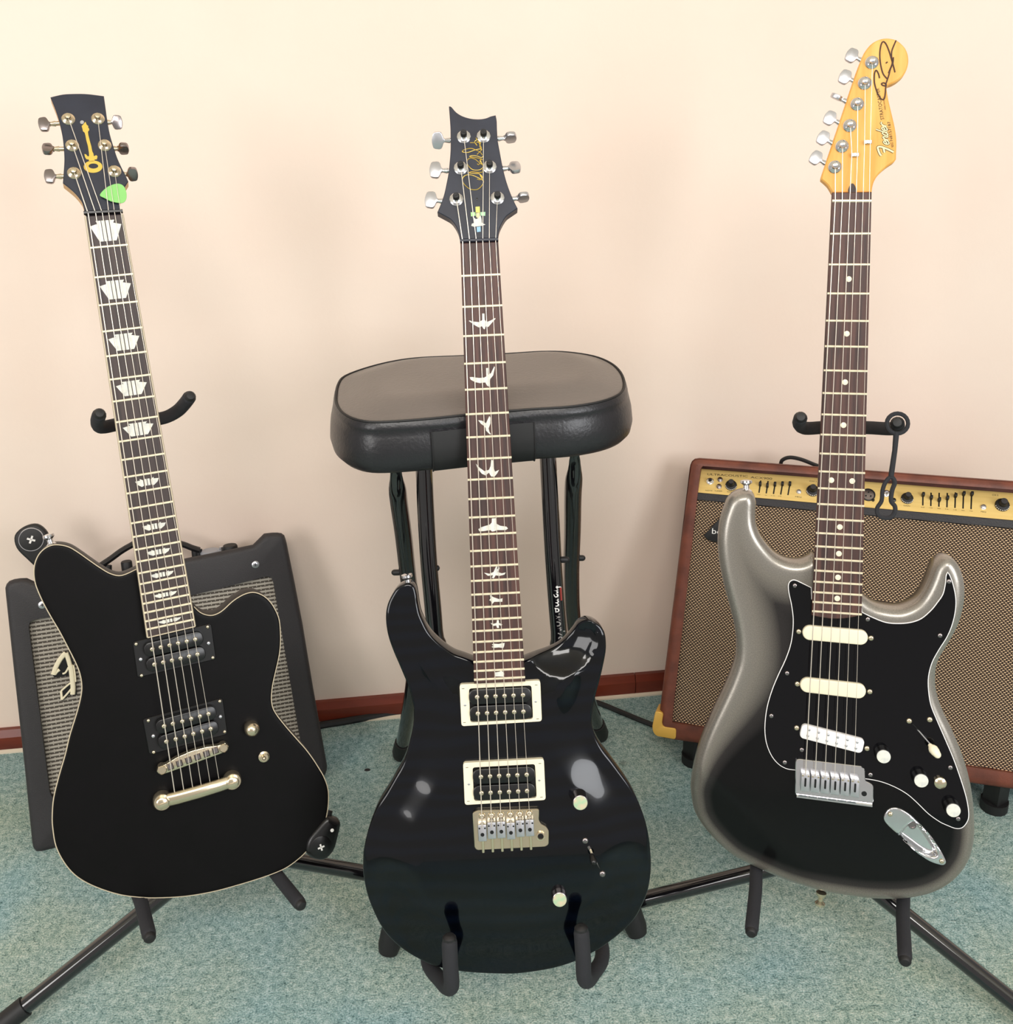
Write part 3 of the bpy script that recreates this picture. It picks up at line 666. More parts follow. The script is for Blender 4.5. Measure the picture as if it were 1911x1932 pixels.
strings(GC, rts, [.00058, .0005, .00044, .00036, .0003, .00026])
# birds
za = zpx(860, 560, 9.658); zc = zpx(840, 440, 4.712); zd = zpx(860, 840, 4.2)
birds = [[za(*p) for p in ((480, 305), (520, 305), (525, 420), (560, 460), (640, 430), (715, 385), (722, 402), (660, 470), (590, 550), (545, 540), (525, 592), (505, 585), (475, 535), (420, 560), (330, 510), (235, 440), (250, 430), (310, 450), (420, 462), (480, 425))],
         [za(*p) for p in ((550, 1300), (590, 1295), (592, 1420), (640, 1390), (700, 1265), (712, 1285), (680, 1430), (625, 1500), (605, 1640), (570, 1620), (535, 1560), (440, 1572), (350, 1555), (270, 1510), (250, 1465), (310, 1462), (420, 1480), (520, 1470), (555, 1450))],
         [zc(*p) for p in ((292, 1662), (330, 1668), (362, 1690), (378, 1655), (392, 1624), (402, 1640), (402, 1690), (385, 1735), (392, 1765), (408, 1788), (396, 1788), (362, 1755), (358, 1730), (340, 1710), (318, 1695))],
         [zd(*p) for p in ((158, 146), (190, 180), (225, 205), (262, 195), (275, 165), (280, 115), (298, 120), (300, 180), (310, 210), (342, 195), (328, 222), (305, 250), (280, 248), (262, 218), (235, 240), (205, 225), (175, 190))],
         [zd(*p) for p in ((285, 580), (318, 578), (318, 620), (350, 638), (400, 645), (413, 660), (395, 672), (330, 672), (300, 682), (285, 683), (275, 672), (220, 680), (185, 682), (178, 665), (200, 650), (270, 628), (284, 612))],
         [zd(*p) for p in ((222, 1010), (265, 1018), (298, 1005), (318, 960), (330, 955), (325, 985), (346, 965), (345, 980), (330, 1005), (365, 1015), (395, 1008), (385, 1025), (345, 1035), (315, 1030), (300, 1055), (285, 1050), (295, 1030), (255, 1035))],
         [zd(*p) for p in ((270, 1186), (300, 1205), (345, 1220), (370, 1212), (368, 1240), (340, 1240), (305, 1240), (285, 1262), (278, 1235), (264, 1228), (275, 1215))],
         [zd(*p) for p in ((275, 1408), (300, 1415), (322, 1408), (326, 1385), (340, 1387), (342, 1408), (368, 1420), (360, 1430), (340, 1425), (342, 1448), (326, 1447), (320, 1428), (295, 1432))],
         [zd(*p) for p in ((285, 1578), (300, 1572), (340, 1575), (365, 1568), (387, 1567), (382, 1590), (375, 1607), (340, 1602), (300, 1606), (282, 1598), (298, 1590))],
         [zd(*p) for p in ((310, 1800), (345, 1795), (358, 1785), (372, 1795), (383, 1808), (380, 1835), (345, 1832), (308, 1832))]]
for b in birds: part('inlay', solid(FC.pts(b, hfC), hfC - .0004, hfC + .00025), M_pearl, GC, ang=0)
# signature on the headstock
zs = zpx(860, 220, 8.78); Ic = M4((0, y0C, hfC - .004), -kC).inverted()
def hc(L, f=zs, z=.0003): return [tuple((Ic @ hposC(*f(*p)))[:2]) + (z,) for p in L]
def stroke(name, pts3, r, mat, parent): return part(name, tube(crom(pts3, False, 4), r, 5), mat, parent)
sig = [[(350, 1035), (400, 1048), (440, 1020), (415, 1000), (400, 960), (440, 1000), (430, 1045), (460, 1070), (440, 1130), (380, 1195), (310, 1215), (220, 1195), (140, 1125), (110, 1060), (125, 1000), (180, 968), (260, 970), (340, 1000), (410, 1035)],
       [(430, 1040), (420, 985), (385, 950), (300, 945), (220, 935), (260, 915), (350, 925), (420, 925), (455, 905), (440, 880)],
       [(355, 785), (375, 800), (400, 780), (440, 800), (450, 830), (420, 870), (350, 890), (270, 875), (210, 820), (182, 760), (200, 710), (250, 688), (320, 710), (380, 760), (420, 790)],
       [(440, 790), (395, 730), (425, 770), (405, 700), (445, 720), (370, 690), (280, 675), (225, 665), (270, 648), (350, 655), (420, 680), (455, 655)],
       [(350, 630), (390, 590), (430, 545), (380, 540), (300, 560), (200, 595), (120, 590), (110, 570), (170, 540), (260, 530), (330, 555), (400, 590), (440, 640)],
       [(235, 435), (320, 440), (350, 485), (310, 420), (350, 380), (330, 355), (370, 400), (400, 440), (395, 500), (430, 560), (380, 430), (340, 430), (410, 420), (400, 470), (425, 520)]]
V, F = join(*[tube(crom(hc(s_), False, 4), .00042, 5) for s_ in sig]); part('signature', (V, F), M_goldp, hdC)
eg = [([(325, 1495), (395, 1490), (398, 1590), (330, 1590)], plain('yellow_pearl', (226, 216, 110), .3)), ([(245, 1585), (320, 1585), (330, 1640), (250, 1655)], plain('green_pearl', (170, 214, 150), .3)), ([(405, 1585), (488, 1580), (486, 1645), (410, 1640)], plain('green_pearl', (170, 214, 170), .3)),
      ([(275, 1650), (330, 1700), (360, 1690), (410, 1640), (425, 1700), (430, 1760), (490, 1790), (430, 1810), (300, 1825), (255, 1810), (265, 1775), (310, 1760)], M_pearl), ([(345, 1830), (408, 1822), (412, 1905), (350, 1915)], plain('blue_pearl', (150, 196, 226), .3)), ([(335, 1600), (395, 1592), (400, 1640), (370, 1690), (335, 1660)], plain('ivory_pearl', (214, 206, 160), .3))]
for P, mt in eg: part('headstock_inlay', solid([p[:2] for p in hc(P)], -.0002, .0003), mt, hdC, ang=0)
# pickups
zp = zpx(840, 1250, 4.83)
for ring_, hole_, a_, b_, sc, hs in [
    (((130, 200), (865, 163), (880, 535), (148, 580)), ((215, 237), (785, 208), (800, 515), (228, 546)), [(290, 315), (375, 310), (458, 306), (540, 303), (622, 300), (708, 297)], [(297, 465), (381, 461), (463, 457), (546, 453), (628, 450), (712, 447)], ((163, 238), (828, 205), (175, 547), (842, 513)), ((180, 390), (824, 357))),
    (((162, 915), (898, 877), (915, 1252), (178, 1298)), ((248, 956), (818, 925), (833, 1235), (262, 1263)), [(325, 1042), (408, 1037), (491, 1033), (575, 1029), (657, 1026), (742, 1022)], [(330, 1190), (413, 1186), (497, 1182), (581, 1178), (664, 1174), (745, 1170)], ((198, 957), (862, 920), (211, 1265), (876, 1227)), ((215, 1110), (857, 1074)))]:
    humbucker(GC, FC, [zp(*p) for p in ring_], [zp(*p) for p in a_], [zp(*p) for p in b_], M_cream, [zp(*p) for p in sc], [zp(*p) for p in hs], hr=.0055, hc=.0085, hole=[zp(*p) for p in hole_], rsm=M_blackpl)
# tremolo bridge
def trem(G, F, plate, f, h, mat, saddles, screws, hole, lip):
    o = bpy.data.objects.new('tremolo_bridge', None); COL.objects.link(o); o.parent = G
    P = [F.at(*f(*p), h).xy for p in plate]; c = sum(P, Vector((0, 0))) / len(P); o.location = (c.x, c.y, 0)
    part('bridge_plate', solid(roundpoly([tuple(p - c) for p in P], .002, 3), .001, h, .0006, 1), mat, o)
    return o, c
zq = zp
brC, cC = trem(GC, FC, [(248, 1372), (290, 1352), (855, 1338), (852, 1440), (875, 1478), (920, 1500), (943, 1535), (942, 1660), (915, 1680), (290, 1712), (268, 1690)], zp, .005, M_nickel, None, None, None, None)
for k in range(6):
    a = FC.at(*zp(338 + k * 86.5, 1545 - k * 6), .0145)
    sd_ = part('saddle', solid(rrect(.0094, .0185, .001, 2), 0, .0105, .0012, 2), M_satinmetal, brC, loc=(a.x - cC.x, a.y - cC.y + (-.001 if k in (0, 3) else .001), .005), label='grey steel saddle block')
    part('saddle_hole', lathe([(.0021, 0), (.0021, .0003)], 14), M_blackpl, sd_, loc=(0, -.0015, .0105))
    for sx in (-1, 1): part('saddle_screw', lathe([(.001, 0), (.001, .0003)], 8), M_blackpl, sd_, loc=(sx * .003, .0055, .0105))
    e = FC.at(*zp(335 + k * 86, 1400 - k * 4.5), .006)
    link('pivot_screw', shared('pivotscrew', dome(.0036, .0024, 14), M_nickel), brC, loc=(e.x - cC.x, e.y - cC.y, .005))
    e = FC.at(*zp(345 + k * 87, 1680 - k * 5.5), .006)
    part('intonation_screw', tube([(0, .009, 0), (0, -.006, 0)], .0016, 8), M_nickel, brC, loc=(e.x - cC.x, e.y - cC.y, .006))
e = FC.at(*zp(868, 1578), .005)
part('arm_socket', lathe([(.0048, 0), (.0048, .0022), (.0034, .0024), (.0032, .0004)], 18), M_nickel, brC, loc=(e.x - cC.x, e.y - cC.y, .005))
part('socket_hole', lathe([(.0031, 0), (.0031, .0008)], 14), M_blackpl, brC, loc=(e.x - cC.x, e.y - cC.y, .005))
def knob(G, F, px, h, r, top, base=-.012, topmat=None, side=M_blackpl):
    q = F.at(*px, h); o = part('control_knob', lathe([(r * 1.12, base), (r * 1.06, base * .5), (r, -.0006), (r * .9, 0)], 24), side, G, loc=q)
    part('knob_top', lathe([(r * .92, -.0002), (r * .92, .0005), (r * .7, .0009), (r * .1, .001)], 24), topmat, o); return o
knob(GC, FC, (1095, 1515), .015, .0082, 0, topmat=M_abalone, side=M_darkmetal, base=-.018)
knob(GC, FC, (1056, 1698), .010, .008, 0, topmat=M_abalone, side=M_darkmetal, base=-.016)
zw = zpx(1080, 1560, 17.56)
swo = bpy.data.objects.new('blade_switch', None); COL.objects.link(swo); swo.parent = GC; c = FC.at(1120, 1617); swo.location = (c.x, c.y, 0)
sl = lambda x, y, h=0: FC.at(*zw(x, y), h) - Vector((c.x, c.y, 0))
part('switch_slot', tube([sl(520, 640, .0), sl(900, 1380, -.001)], .0016, 8, flat=(1, .5)), M_darkmetal, swo)
part('switch_lever', tube([sl(600, 760, .0), sl(650, 920, .008)], .0012, 8), M_fret, swo)
part('switch_tip', tube([sl(640, 960, .008), sl(700, 1150, .013)], [.0028, .0038], 12, dome=True), M_blackgloss if False else M_blackpl, swo)
for p in ((420, 460), (990, 1560)): link('switch_screw', shared('switchscrew', dome(.0036, .0022, 14), M_darkmetal), swo, loc=sl(*p, .0) - Vector((0, 0, .0005)))
strap_button(GC, FC.at(771, 1106, -.022), (-.12, 1, .1), M_chrome)

# ------------------------------------------------------------ right guitar (silverburst, double cut)
FS = Frame((1570, 1400), 1.185, 17, -12.8, (1608, 379), (1578, 1156), (1640, 1702))
GS = thing('electric_guitar', 'silverburst electric guitar with black pickguard and amber headstock, in front of the brown amp', 'guitar', FS.M)
hfS = .012
OS = [(1533, 1046, 'c'), (1525, 1054), (1508.8, 1060.5), (1487, 1058.7), (1465, 1048), (1446.7, 1029), (1434, 1010), (1427, 989), (1426, 967), (1426.5, 948), (1420, 933), (1406, 926.6), (1386, 931), (1372, 944), (1363, 965), (1356.6, 989), (1353.5, 1018), (1355, 1050), (1359.7, 1081), (1367.5, 1115), (1377, 1150), (1384.6, 1182), (1388.6, 1213), (1387.7, 1243), (1380, 1271), (1367.5, 1302), (1353.5, 1332), (1338, 1365), (1322.5, 1402), (1310, 1442), (1303.5, 1475), (1301.5, 1493), (1303, 1515), (1307, 1540), (1315.7, 1560), (1328.7, 1580), (1350, 1604), (1372, 1624), (1389.6, 1636), (1415.7, 1648), (1448, 1661), (1491, 1676), (1546.7, 1688), (1602, 1697), (1644, 1702), (1685.6, 1703.5), (1721.8, 1701), (1760.7, 1692), (1791, 1676.7), (1813.5, 1657), (1830, 1633), (1838.5, 1609), (1842.6, 1580), (1842, 1547), (1839, 1510), (1831.5, 1470), (1818.6, 1427.7), (1800.4, 1383.5), (1782, 1345), (1770.7, 1312), (1768, 1280), (1773, 1252), (1787.5, 1226), (1803, 1200), (1813.4, 1177), (1821, 1150), (1824, 1125), (1822.4, 1099), (1816, 1077), (1807, 1062), (1796, 1053), (1784, 1052), (1773, 1058), (1763, 1071), (1754, 1095), (1743.5, 1117), (1730.5, 1134), (1712.4, 1145), (1694, 1149), (1668.5, 1146), (1647.7, 1139), (1627, 1124, 'c'), (1580, 1090, 'c')]
PS = ccw(mixcurve([FS.pts([p])[0] + tuple(p[2:]) for p in OS], 4))
ca, cb = FS.at(1335, 1470).xy, FS.at(1540, 1668).xy; ct = (cb - ca).normalized(); cn = Vector((-ct.y, ct.x))
if cn.dot(FS.at(1330, 1600).xy - ca) < 0: cn = -cn
rnd = rounded(.0125); zj = zpx(1460, 1340, 4.7775)
JPX = ((990, 985), (1003, 930), (1040, 892), (1090, 880), (1150, 895), (1230, 945), (1320, 1030), (1410, 1130), (1490, 1240), (1540, 1330), (1555, 1378), (1530, 1402), (1480, 1395), (1400, 1365), (1300, 1300), (1200, 1210), (1100, 1110), (1025, 1040))
JOUT = ccw(crom(FS.pts([zj(*p) for p in JPX], .002), True, 3)); JIN = inset(JOUT, .0022); jcen = sum((Vector(p) for p in JOUT), Vector((0, 0))) / len(JOUT)
_g = [(jcen.x - .045 + .0012 * i, jcen.y - .045 + .0012 * k) for i in range(76) for k in range(76)]; JEX = [q for q, k in zip(_g, inside(_g, JOUT)) if k]
def stop(x, y, d):
    s_ = (Vector((x, y)) - ca).dot(cn); z = rnd(x, y, d)
    if s_ > -.006:
        t = s_ + .006; z -= (t * t / .024 if t < .012 else (t - .006)) * .30
    if abs(x - jcen.x) < .05 and abs(y - jcen.y) < .05 and inside([(x, y)], JIN)[0]: z -= .0105
    return max(z, -.034)
V, F, D = slab(PS, .045, stop, back_r=.0115, step=.005, insets=(.0006, .0016, .003, .005, .0075, .0105, .0135), extra=JEX)
n_ = len(PS); D = [(.82 if v[2] < -.0128 and d == 0 and stop(v[0], v[1], 0) - .002 > v[2] else d / (.028 + .056 * smooth01((v[1] - .10) / .16))) for d, v in zip(D, V)]
ob = part('body', (V, F), M_burst, GS, ang=60)
at = ob.data.attributes.new('edge', 'FLOAT', 'POINT'); at.data.foreach_set('value', [min(1, d) for d in D])
neck(GS, FS, (1572, 364), (1643, 363), (1626, 1135), (1534, 1135), .006, .0135, M_maple)
nutS, SS, posS = fretboard(GS, FS, (1570, 363), (1644.5, 362), (1625.5, 1161), (1531.5, 1161), hfS, .0035, 22, (1578, 1156), M_rose, curved=.004, nutmid=(1607, 379))
y0S = FS.at(1607, 362, hfS).y; hhS = .003
def hposS(x, y, wv=0.0): return FS.at(x, y, hhS + wv)
HSo = [(1570, 364, 'c'), (1561.6, 350), (1549, 338.5, 'c'), (1550, 331), (1558, 307), (1570.4, 270), (1584.5, 228), (1598.5, 186), (1612.6, 144), (1625, 110.7), (1632, 97), (1640.8, 85.6), (1651, 77.8), (1663.6, 73), (1676, 72), (1690, 75), (1700.6, 82.5), (1708.5, 92), (1713, 104), (1713.8, 117), (1711, 130), (1705, 141.5), (1695, 151), (1684.8, 157), (1676, 160.5), (1672.4, 166, 'c'), (1676, 187.5), (1681, 209), (1686.5, 232), (1690, 251), (1691.4, 268.5), (1691, 285.6), (1690.6, 300, 'c'), (1686.5, 305.5), (1676, 312.5), (1665.4, 321), (1656.6, 330), (1649.6, 341), (1646, 352), (1644.6, 364, 'c')]
hdS = head(GS, hposS, y0S, hhS, 0, HSo, M_maple, .014, bev=.0015)
a, b = FS.at(1570, 379, hfS), FS.at(1644, 379, hfS)
part('nut', bar(a - Vector((0, 0, .003)), b - Vector((0, 0, .003)), .0036, .0048), M_cream, GS)
part('truss_rod_plug', solid(crom([tuple((FS.at(x, y, hhS) - Vector((0, y0S, 0))).xy) for x, y in ((1600.5, 363), (1602, 352), (1607.5, 346), (1613, 351), (1614.5, 363))], True, 3), -.001, .0006), M_rose_d, hdS)
anc = []
for pst, btn, rl in [((1574.8, 315), (1540, 298.5), .15), ((1588.5, 276), (1553.7, 261), .1), ((1603, 237), (1566.5, 223.5), .1), ((1617, 196.5), (1579, 183.5), 1.4), ((1631, 157), (1595, 146), .1), ((1644.6, 118), (1607.7, 105.5), .15)]:
    anc.append(add_tuner(GS, 'vintage', hposS, 0, pst, btn, (M_chrome, M_satinmetal, None), rl, size=(.0145, .0165, .005)))
nx = [1575.7, 1588.9, 1603, 1615, 1628, 1640]; rts = []
for k in range(6):
    n_ = FS.at(nx[k], 379, hfS + .0016); e = FS.at(1519.5 + k * 18.4, 1462 + k * 2.6, .0172)
    mid = [FS.at(1612.3, 290, hhS + .007)] * (k in (2, 3)) + [FS.at(1636.4, 266, hhS + .007)] * (k in (4, 5))
    if mid: mid = [mid[0] + Vector(((-.003 if k % 2 == 0 else .003), 0, 0))]
    rts.append([anc[k]] + mid + [n_, e, e + Vector((0, -.004, -.006))])
strings(GS, rts, [.00058, .0005, .00044, .00036, .0003, .00026])
for p in ((1612.3, 293), (1636.4, 269)):
    q = FS.at(*p, hhS) - Vector((0, y0S, hhS)); part('string_tree', join(box(0, 0, .003, .0085, .004, .0022, .0006), lathe([(.0016, 0), (.0016, .0052)], 10)), M_chrome, hdS, loc=q)
for n in (3, 5, 7, 9, 15, 17, 19, 21):
    m = (posS(n - 1, .5) + posS(n, .5)) / 2; link('inlay_dot', shared('dot', lathe([(.0032, -.0004), (.0032, .0002), (.003, .0003)], 18), M_cream), GS, loc=(m.x, m.y, hfS))
for s_ in (.28, .73):
    m = (posS(11, s_) + posS(12, s_)) / 2; link('inlay_dot', shared('dot', None, None), GS, loc=(m.x, m.y, hfS))
# headstock writing
def hs(x, y, z=.0004): p = FS.at(x, y, hhS) - Vector((0, y0S, hhS)); p.z = z; return p
ze = zpx(1500, 50, 5.683)
auto = [[(965, 640), (985, 580), (1005, 520), (1020, 460), (1048, 390), (1052, 330)], [(985, 560), (950, 520), (930, 470), (912, 380), (908, 280), (922, 195), (945, 163), (975, 190), (1005, 260), (1030, 340), (1055, 430), (1070, 492)], [(1082, 150), (1060, 200), (1035, 270), (1035, 350), (1040, 400), (1000, 500)],
        [(905, 555), (892, 505), (868, 470), (850, 510), (850, 600), (870, 680), (890, 730), (925, 780), (955, 775), (966, 720), (970, 660), (975, 622), (950, 605), (925, 615), (940, 632), (972, 640)], [(972, 395), (990, 380)]]
part('autograph', join(*[tube(crom([hs(*ze(*p)) for p in s_], False, 4), .00075, 6, flat=(1, .5)) for s_ in auto]), M_ink, hdS)
zf = zpx(1640, 150, 12.07)
def ptext(name, s_, a, b, hgt, mat, it=0.0): return text(name, s_, hs(*zf(*a), 0), hs(*zf(*b), 0), hgt, mat, hdS, .0003, it)
ptext('model_print', 'STRATOCASTER', (335, 905), (225, 190), .0036, M_print)
ptext('serial_print', 'N8157187', (532, 1395), (472, 955), .0029, M_print)
ptext('origin_print', 'MADE IN U.S.A.', (556, 1535), (536, 1428), .0026, M_print)
ptext('patent_print', 'ORIGINAL CONTOUR BODY', (375, 690), (330, 390), .0012, M_print)
f_big = [[(270, 1735), (235, 1690), (205, 1610), (190, 1548), (230, 1532), (300, 1545), (420, 1590), (550, 1655)], [(345, 1665), (332, 1610), (318, 1556)]]
LT = {'e': [[(0, .45), (.5, .5), (.8, .75), (.55, 1), (.2, .8), (.15, .35), (.45, 0), (1, .25)]], 'n': [[(0, .2), (.12, .95), (.16, .05)], [(.18, .6), (.5, 1), (.72, .8), (.75, .15), (1, .12)]],
      'd': [[(.7, .8), (.4, 1), (.1, .6), (.2, .1), (.5, .05), (.75, .5)], [(1.05, 2.1), (.85, 1.2), (.76, .3), (1, .1)]], 'r': [[(0, .2), (.15, .95), (.2, .05)], [(.22, .6), (.55, 1), (.95, .85)]]}
f_small = []
for k, ch in enumerate('ender'):
    for st_ in LT[ch]:
        f_small.append([(455 - 70 * ((k + a_) * .2) - 125 * b_, 1500 - 520 * ((k + a_) * .2) - 22 * b_) for a_, b_ in st_])
for nm, zz_, r1, r2, mt in (('maker_logo_outline', .0001, .0016, .0012, M_print), ('maker_logo', .0004, .0010, .00062, M_logo)):
    part(nm, join(*[tube(crom([hs(*zf(*p), zz_) for p in s_], False, 4), r1, 6, flat=(1, .18)) for s_ in f_big], *[tube(crom([hs(*zf(*p), zz_) for p in s_], False, 4), r2, 6, flat=(1, .24)) for s_ in f_small]), mt, hdS)
# pickguard
OG = [(1531, 1108.5, 'c'), (1515.8, 1101), (1500, 1094), (1491, 1096), (1486.8, 1104), (1487.8, 1119), (1492.5, 1141), (1495.8, 1168), (1494.5, 1196), (1490, 1220), (1480.8, 1245.6), (1467.9, 1273), (1456, 1302), (1447, 1332.6), (1442.8, 1362), (1442.8, 1387), (1447, 1408), (1456, 1428), (1469, 1443), (1484.7, 1451.5), (1503, 1454, 'c'), (1510, 1445, 'c'), (1622, 1455, 'c'), (1630, 1470, 'c'), (1647.7, 1472.5), (1668.5, 1477.8), (1691.7, 1487.6), (1712.4, 1500), (1730.5, 1516), (1751, 1536), (1772, 1551), (1786.5, 1558), (1803, 1564), (1815.8, 1562.5), (1825, 1552), (1828.4, 1540), (1827, 1521), (1822, 1498), (1811.6, 1465), (1799, 1430), (1782, 1390), (1768, 1358), (1757, 1330), (1752.5, 1302), (1752.5, 1277), (1759, 1251), (1772, 1226.6), (1787.5, 1202), (1797.8, 1177), (1803.5, 1150), (1803.8, 1127), (1799, 1103), (1793, 1086), (1788, 1079, 'c'), (1784.5, 1086), (1783, 1101), (1778.4, 1121), (1768, 1136.6), (1756.4, 1151), (1738, 1166.7), (1717.6, 1174), (1694, 1176), (1671, 1173.8), (1647.7, 1165), (1627, 1155, 'c'), (1624, 1130, 'c'), (1532, 1130, 'c')]
PG = ccw(mixcurve([FS.pts([p], .002)[0] + tuple(p[2:]) for p in OG], 4))
gd = bpy.data.objects.new('pickguard', None); COL.objects.link(gd); gd.parent = GS
part('pickguard_edge', solid(PG, -.0003, .0014, 0), M_white, gd, ang=0)
part('pickguard_top', solid(inset(PG, .0009), .0005, .0021, .0004, 1), M_blackgloss, gd, ang=30)
zg = zpx(1420, 1060, 3.864)
for p in ((307, 173), (838, 418), (1430, 143), (1365, 537), (250, 812), (135, 1123), (357, 1370), (233, 1462), (858, 1552), (1440, 1500), (1497, 1873)):
    q = FS.at(*zg(*p), .002); link('pickguard_screw', shared('pgscrew', dome(.0028, .0014, 12), M_darkmetal), gd, loc=(q.x, q.y, .002))
def single(a, b, r, mat, name='single_coil_pickup'):
    h = .007; A, B = FS.at(*zg(*a), h), FS.at(*zg(*b), h); m = (A + B) / 2; t = B - A; L = t.length
    return part(name, solid(rrect(L + 2 * r, 2 * r, r * .98, 8), -.006, 0, .0018, 3), mat, GS, M=Matrix.Translation(m) @ Matrix.Rotation(math.atan2(t.y, t.x), 4, 'Z')), L
single((420, 520), (783, 553), .0087, M_cream); single((403, 902), (768, 944), .0088, M_cream)
h = .007; A, B = FS.at(*zg(350, 1232), h), FS.at(*zg(808, 1350), h); m = (A + B) / 2; t = B - A
pb = part('mini_humbucker', solid(rrect(t.length, .0172, .0048, 4), -.006, 0, .0012, 2), M_white, GS, M=Matrix.Translation(m) @ Matrix.Rotation(math.atan2(t.y, t.x), 4, 'Z'))
for k in range(6):
    for sy in (-1, 1): link('pole_piece', shared('polesmall', dome(.0016, .0009, 10), M_satinmetal), pb, loc=((k - 2.5) * t.length * .153 + .0005, sy * .0036, 0))
for p in ((335, 508), (862, 556), (325, 890), (853, 946), (320, 1210), (833, 1360)):
    q = FS.at(*zg(*p), .002); link('pickup_screw', shared('pupscrew', slotscrew(.0031), M_nickel), GS, loc=(q.x, q.y, .002))
for p in ((1667, 1427.5), (1738, 1473), (1798.6, 1529)): knob(GS, FS, p, .014, .0082, 0, base=-.013, topmat=M_pearl, side=M_blackpl)
q = FS.at(1774.6, 1478.7, .007); tc = part('push_button', lathe([(.0066, -.006), (.0066, -.001), (.005, 0), (.003, .0004), (.003, .0015), (.001, .0018)], 20), M_nickel, GS, loc=q)
so = bpy.data.objects.new('selector_switch', None); COL.objects.link(so); so.parent = GS; c = FS.at(*zg(1215, 1230), 0); so.location = c
part('switch_lever', tube([FS.at(*zg(1195, 1215), .001) - c, FS.at(*zg(1290, 1325), .012) - c], .0008, 8), M_satinmetal, so)
A, B = FS.at(*zg(1295, 1340), .012) - c, FS.at(*zg(1345, 1405), .018) - c
part('switch_tip', tube([A + (B - A) * t_ for t_ in (0, .15, .4, .75, 1)], [.0026, .0042, .0054, .005, .0042], 12, dome=True, flat=(1, .8)), M_cream, so)
A, B = FS.at(*zg(1165, 1180), .0022) - c, FS.at(*zg(1270, 1290), .0022) - c
part('switch_slot', tube([A, B], .0009, 6), M_blackpl, so)
for p in ((1140, 1160), (1290, 1150)): link('switch_screw', shared('swscrew2', slotscrew(.0032), M_nickel), so, loc=FS.at(*zg(*p), .002) - c)
brS, cS = trem(GS, FS, [(312, 1448), (335, 1438), (795, 1492), (818, 1515), (822, 1600), (852, 1613), (880, 1632), (880, 1750), (862, 1782), (322, 1712), (310, 1690)], zg, .0055, M_chrome, None, None, None, None)
ang = math.atan2((FS.at(*zg(860, 1770)) - FS.at(*zg(320, 1705))).y, (FS.at(*zg(860, 1770)) - FS.at(*zg(320, 1705))).x)
for k in range(6):
    a = FS.at(*zg(383 + k * 72.5, 1612 + k * 8.2), .0155)
    sd_ = part('saddle', solid(rrect(.0098, .0205, .001, 2), 0, .0105, .001, 2), M_satinmetal, brS, M=Matrix.Translation((a.x - cS.x, a.y - cS.y, .0055)) @ Matrix.Rotation(ang, 4, 'Z'))
    part('saddle_slot', solid(rrect(.0022, .0105, .001, 3), .0103, .0108), M_blackpl, sd_, loc=(0, .001, 0), ang=0)
    for sx in (-1, 1): part('saddle_screw', lathe([(.0011, 0), (.0011, .0005)], 8), M_nickel, sd_, loc=(sx * .0032, .0085, .0105))
A, B = FS.at(*zg(318, 1700), .0055), FS.at(*zg(868, 1770), .0055); cz = Vector((cS.x, cS.y, 0))
part('bridge_lip', bar(A - cz - Vector((0, 0, .001)), B - cz - Vector((0, 0, .001)), .0032, .006), M_chrome, brS)
e = FS.at(*zg(812, 1690), .0055); part('arm_hole', lathe([(.003, 0), (.003, .0004)], 14), M_blackpl, brS, loc=(e.x - cS.x, e.y - cS.y, .0055))
# jack plate
zj = zpx(1460, 1340, 4.7775)
jo = bpy.data.objects.new('jack_plate', None); COL.objects.link(jo); jo.parent = GS; c = FS.at(*zj(1270, 1140)); jo.location = (c.x, c.y, 0)
JP = crom([tuple((FS.at(*zj(*p), .002) - c).xy) for p in ((990, 985), (1003, 930), (1040, 892), (1090, 880), (1150, 895), (1230, 945), (1320, 1030), (1410, 1130), (1490, 1240), (1540, 1330), (1555, 1378), (1530, 1402), (1480, 1395), (1400, 1365), (1300, 1300), (1200, 1210), (1100, 1110), (1025, 1040))], True, 3)
CP = ccw(crom([tuple((FS.at(*zj(*p), .002) - c).xy) for p in ((1118, 1138), (1150, 1080), (1200, 1030), (1250, 998), (1300, 1015), (1370, 1095), (1440, 1195), (1488, 1280), (1470, 1330), (1420, 1335), (1330, 1300), (1220, 1220))], True, 3))
def cupz(x, y, d):
    e = edge_dist([(x, y)], CP)[0] if inside([(x, y)], CP)[0] else 0.0
    return .0016 - (.0012 * (1 - d / .0012) ** 2 if d < .0012 else 0) - .0075 * smooth01(e / .0055)
V, F, D = slab(JP, .014, cupz, back_r=.001, step=.0011, insets=(.0005, .0012, .0022))
part('plate', (V, F), M_chrome, jo, ang=50)
part('jack_socket', lathe([(.0046, .0002), (.0046, .0018), (.0032, .002), (.0032, .0008)], 16), M_darkmetal, jo, loc=(FS.at(*zj(1255, 1055), .001) - c).xy.to_3d() - Vector((0, 0, .006)))
for p in ((1048, 938), (1512, 1362)): link('jack_screw', shared('jackscrew', dome(.0028, .0018, 12), M_nickel), jo, loc=(FS.at(*zj(*p), .002) - c).xy.to_3d() + Vector((0, 0, .0017)))
strap_button(GS, FS.at(1408, 928, -.022), (-.05, 1, .0), M_chrome, .0068)
strap_button(GS, FS.at(1549, 1687, -.022), (-.08, -1, .0), M_nickel, .0058)

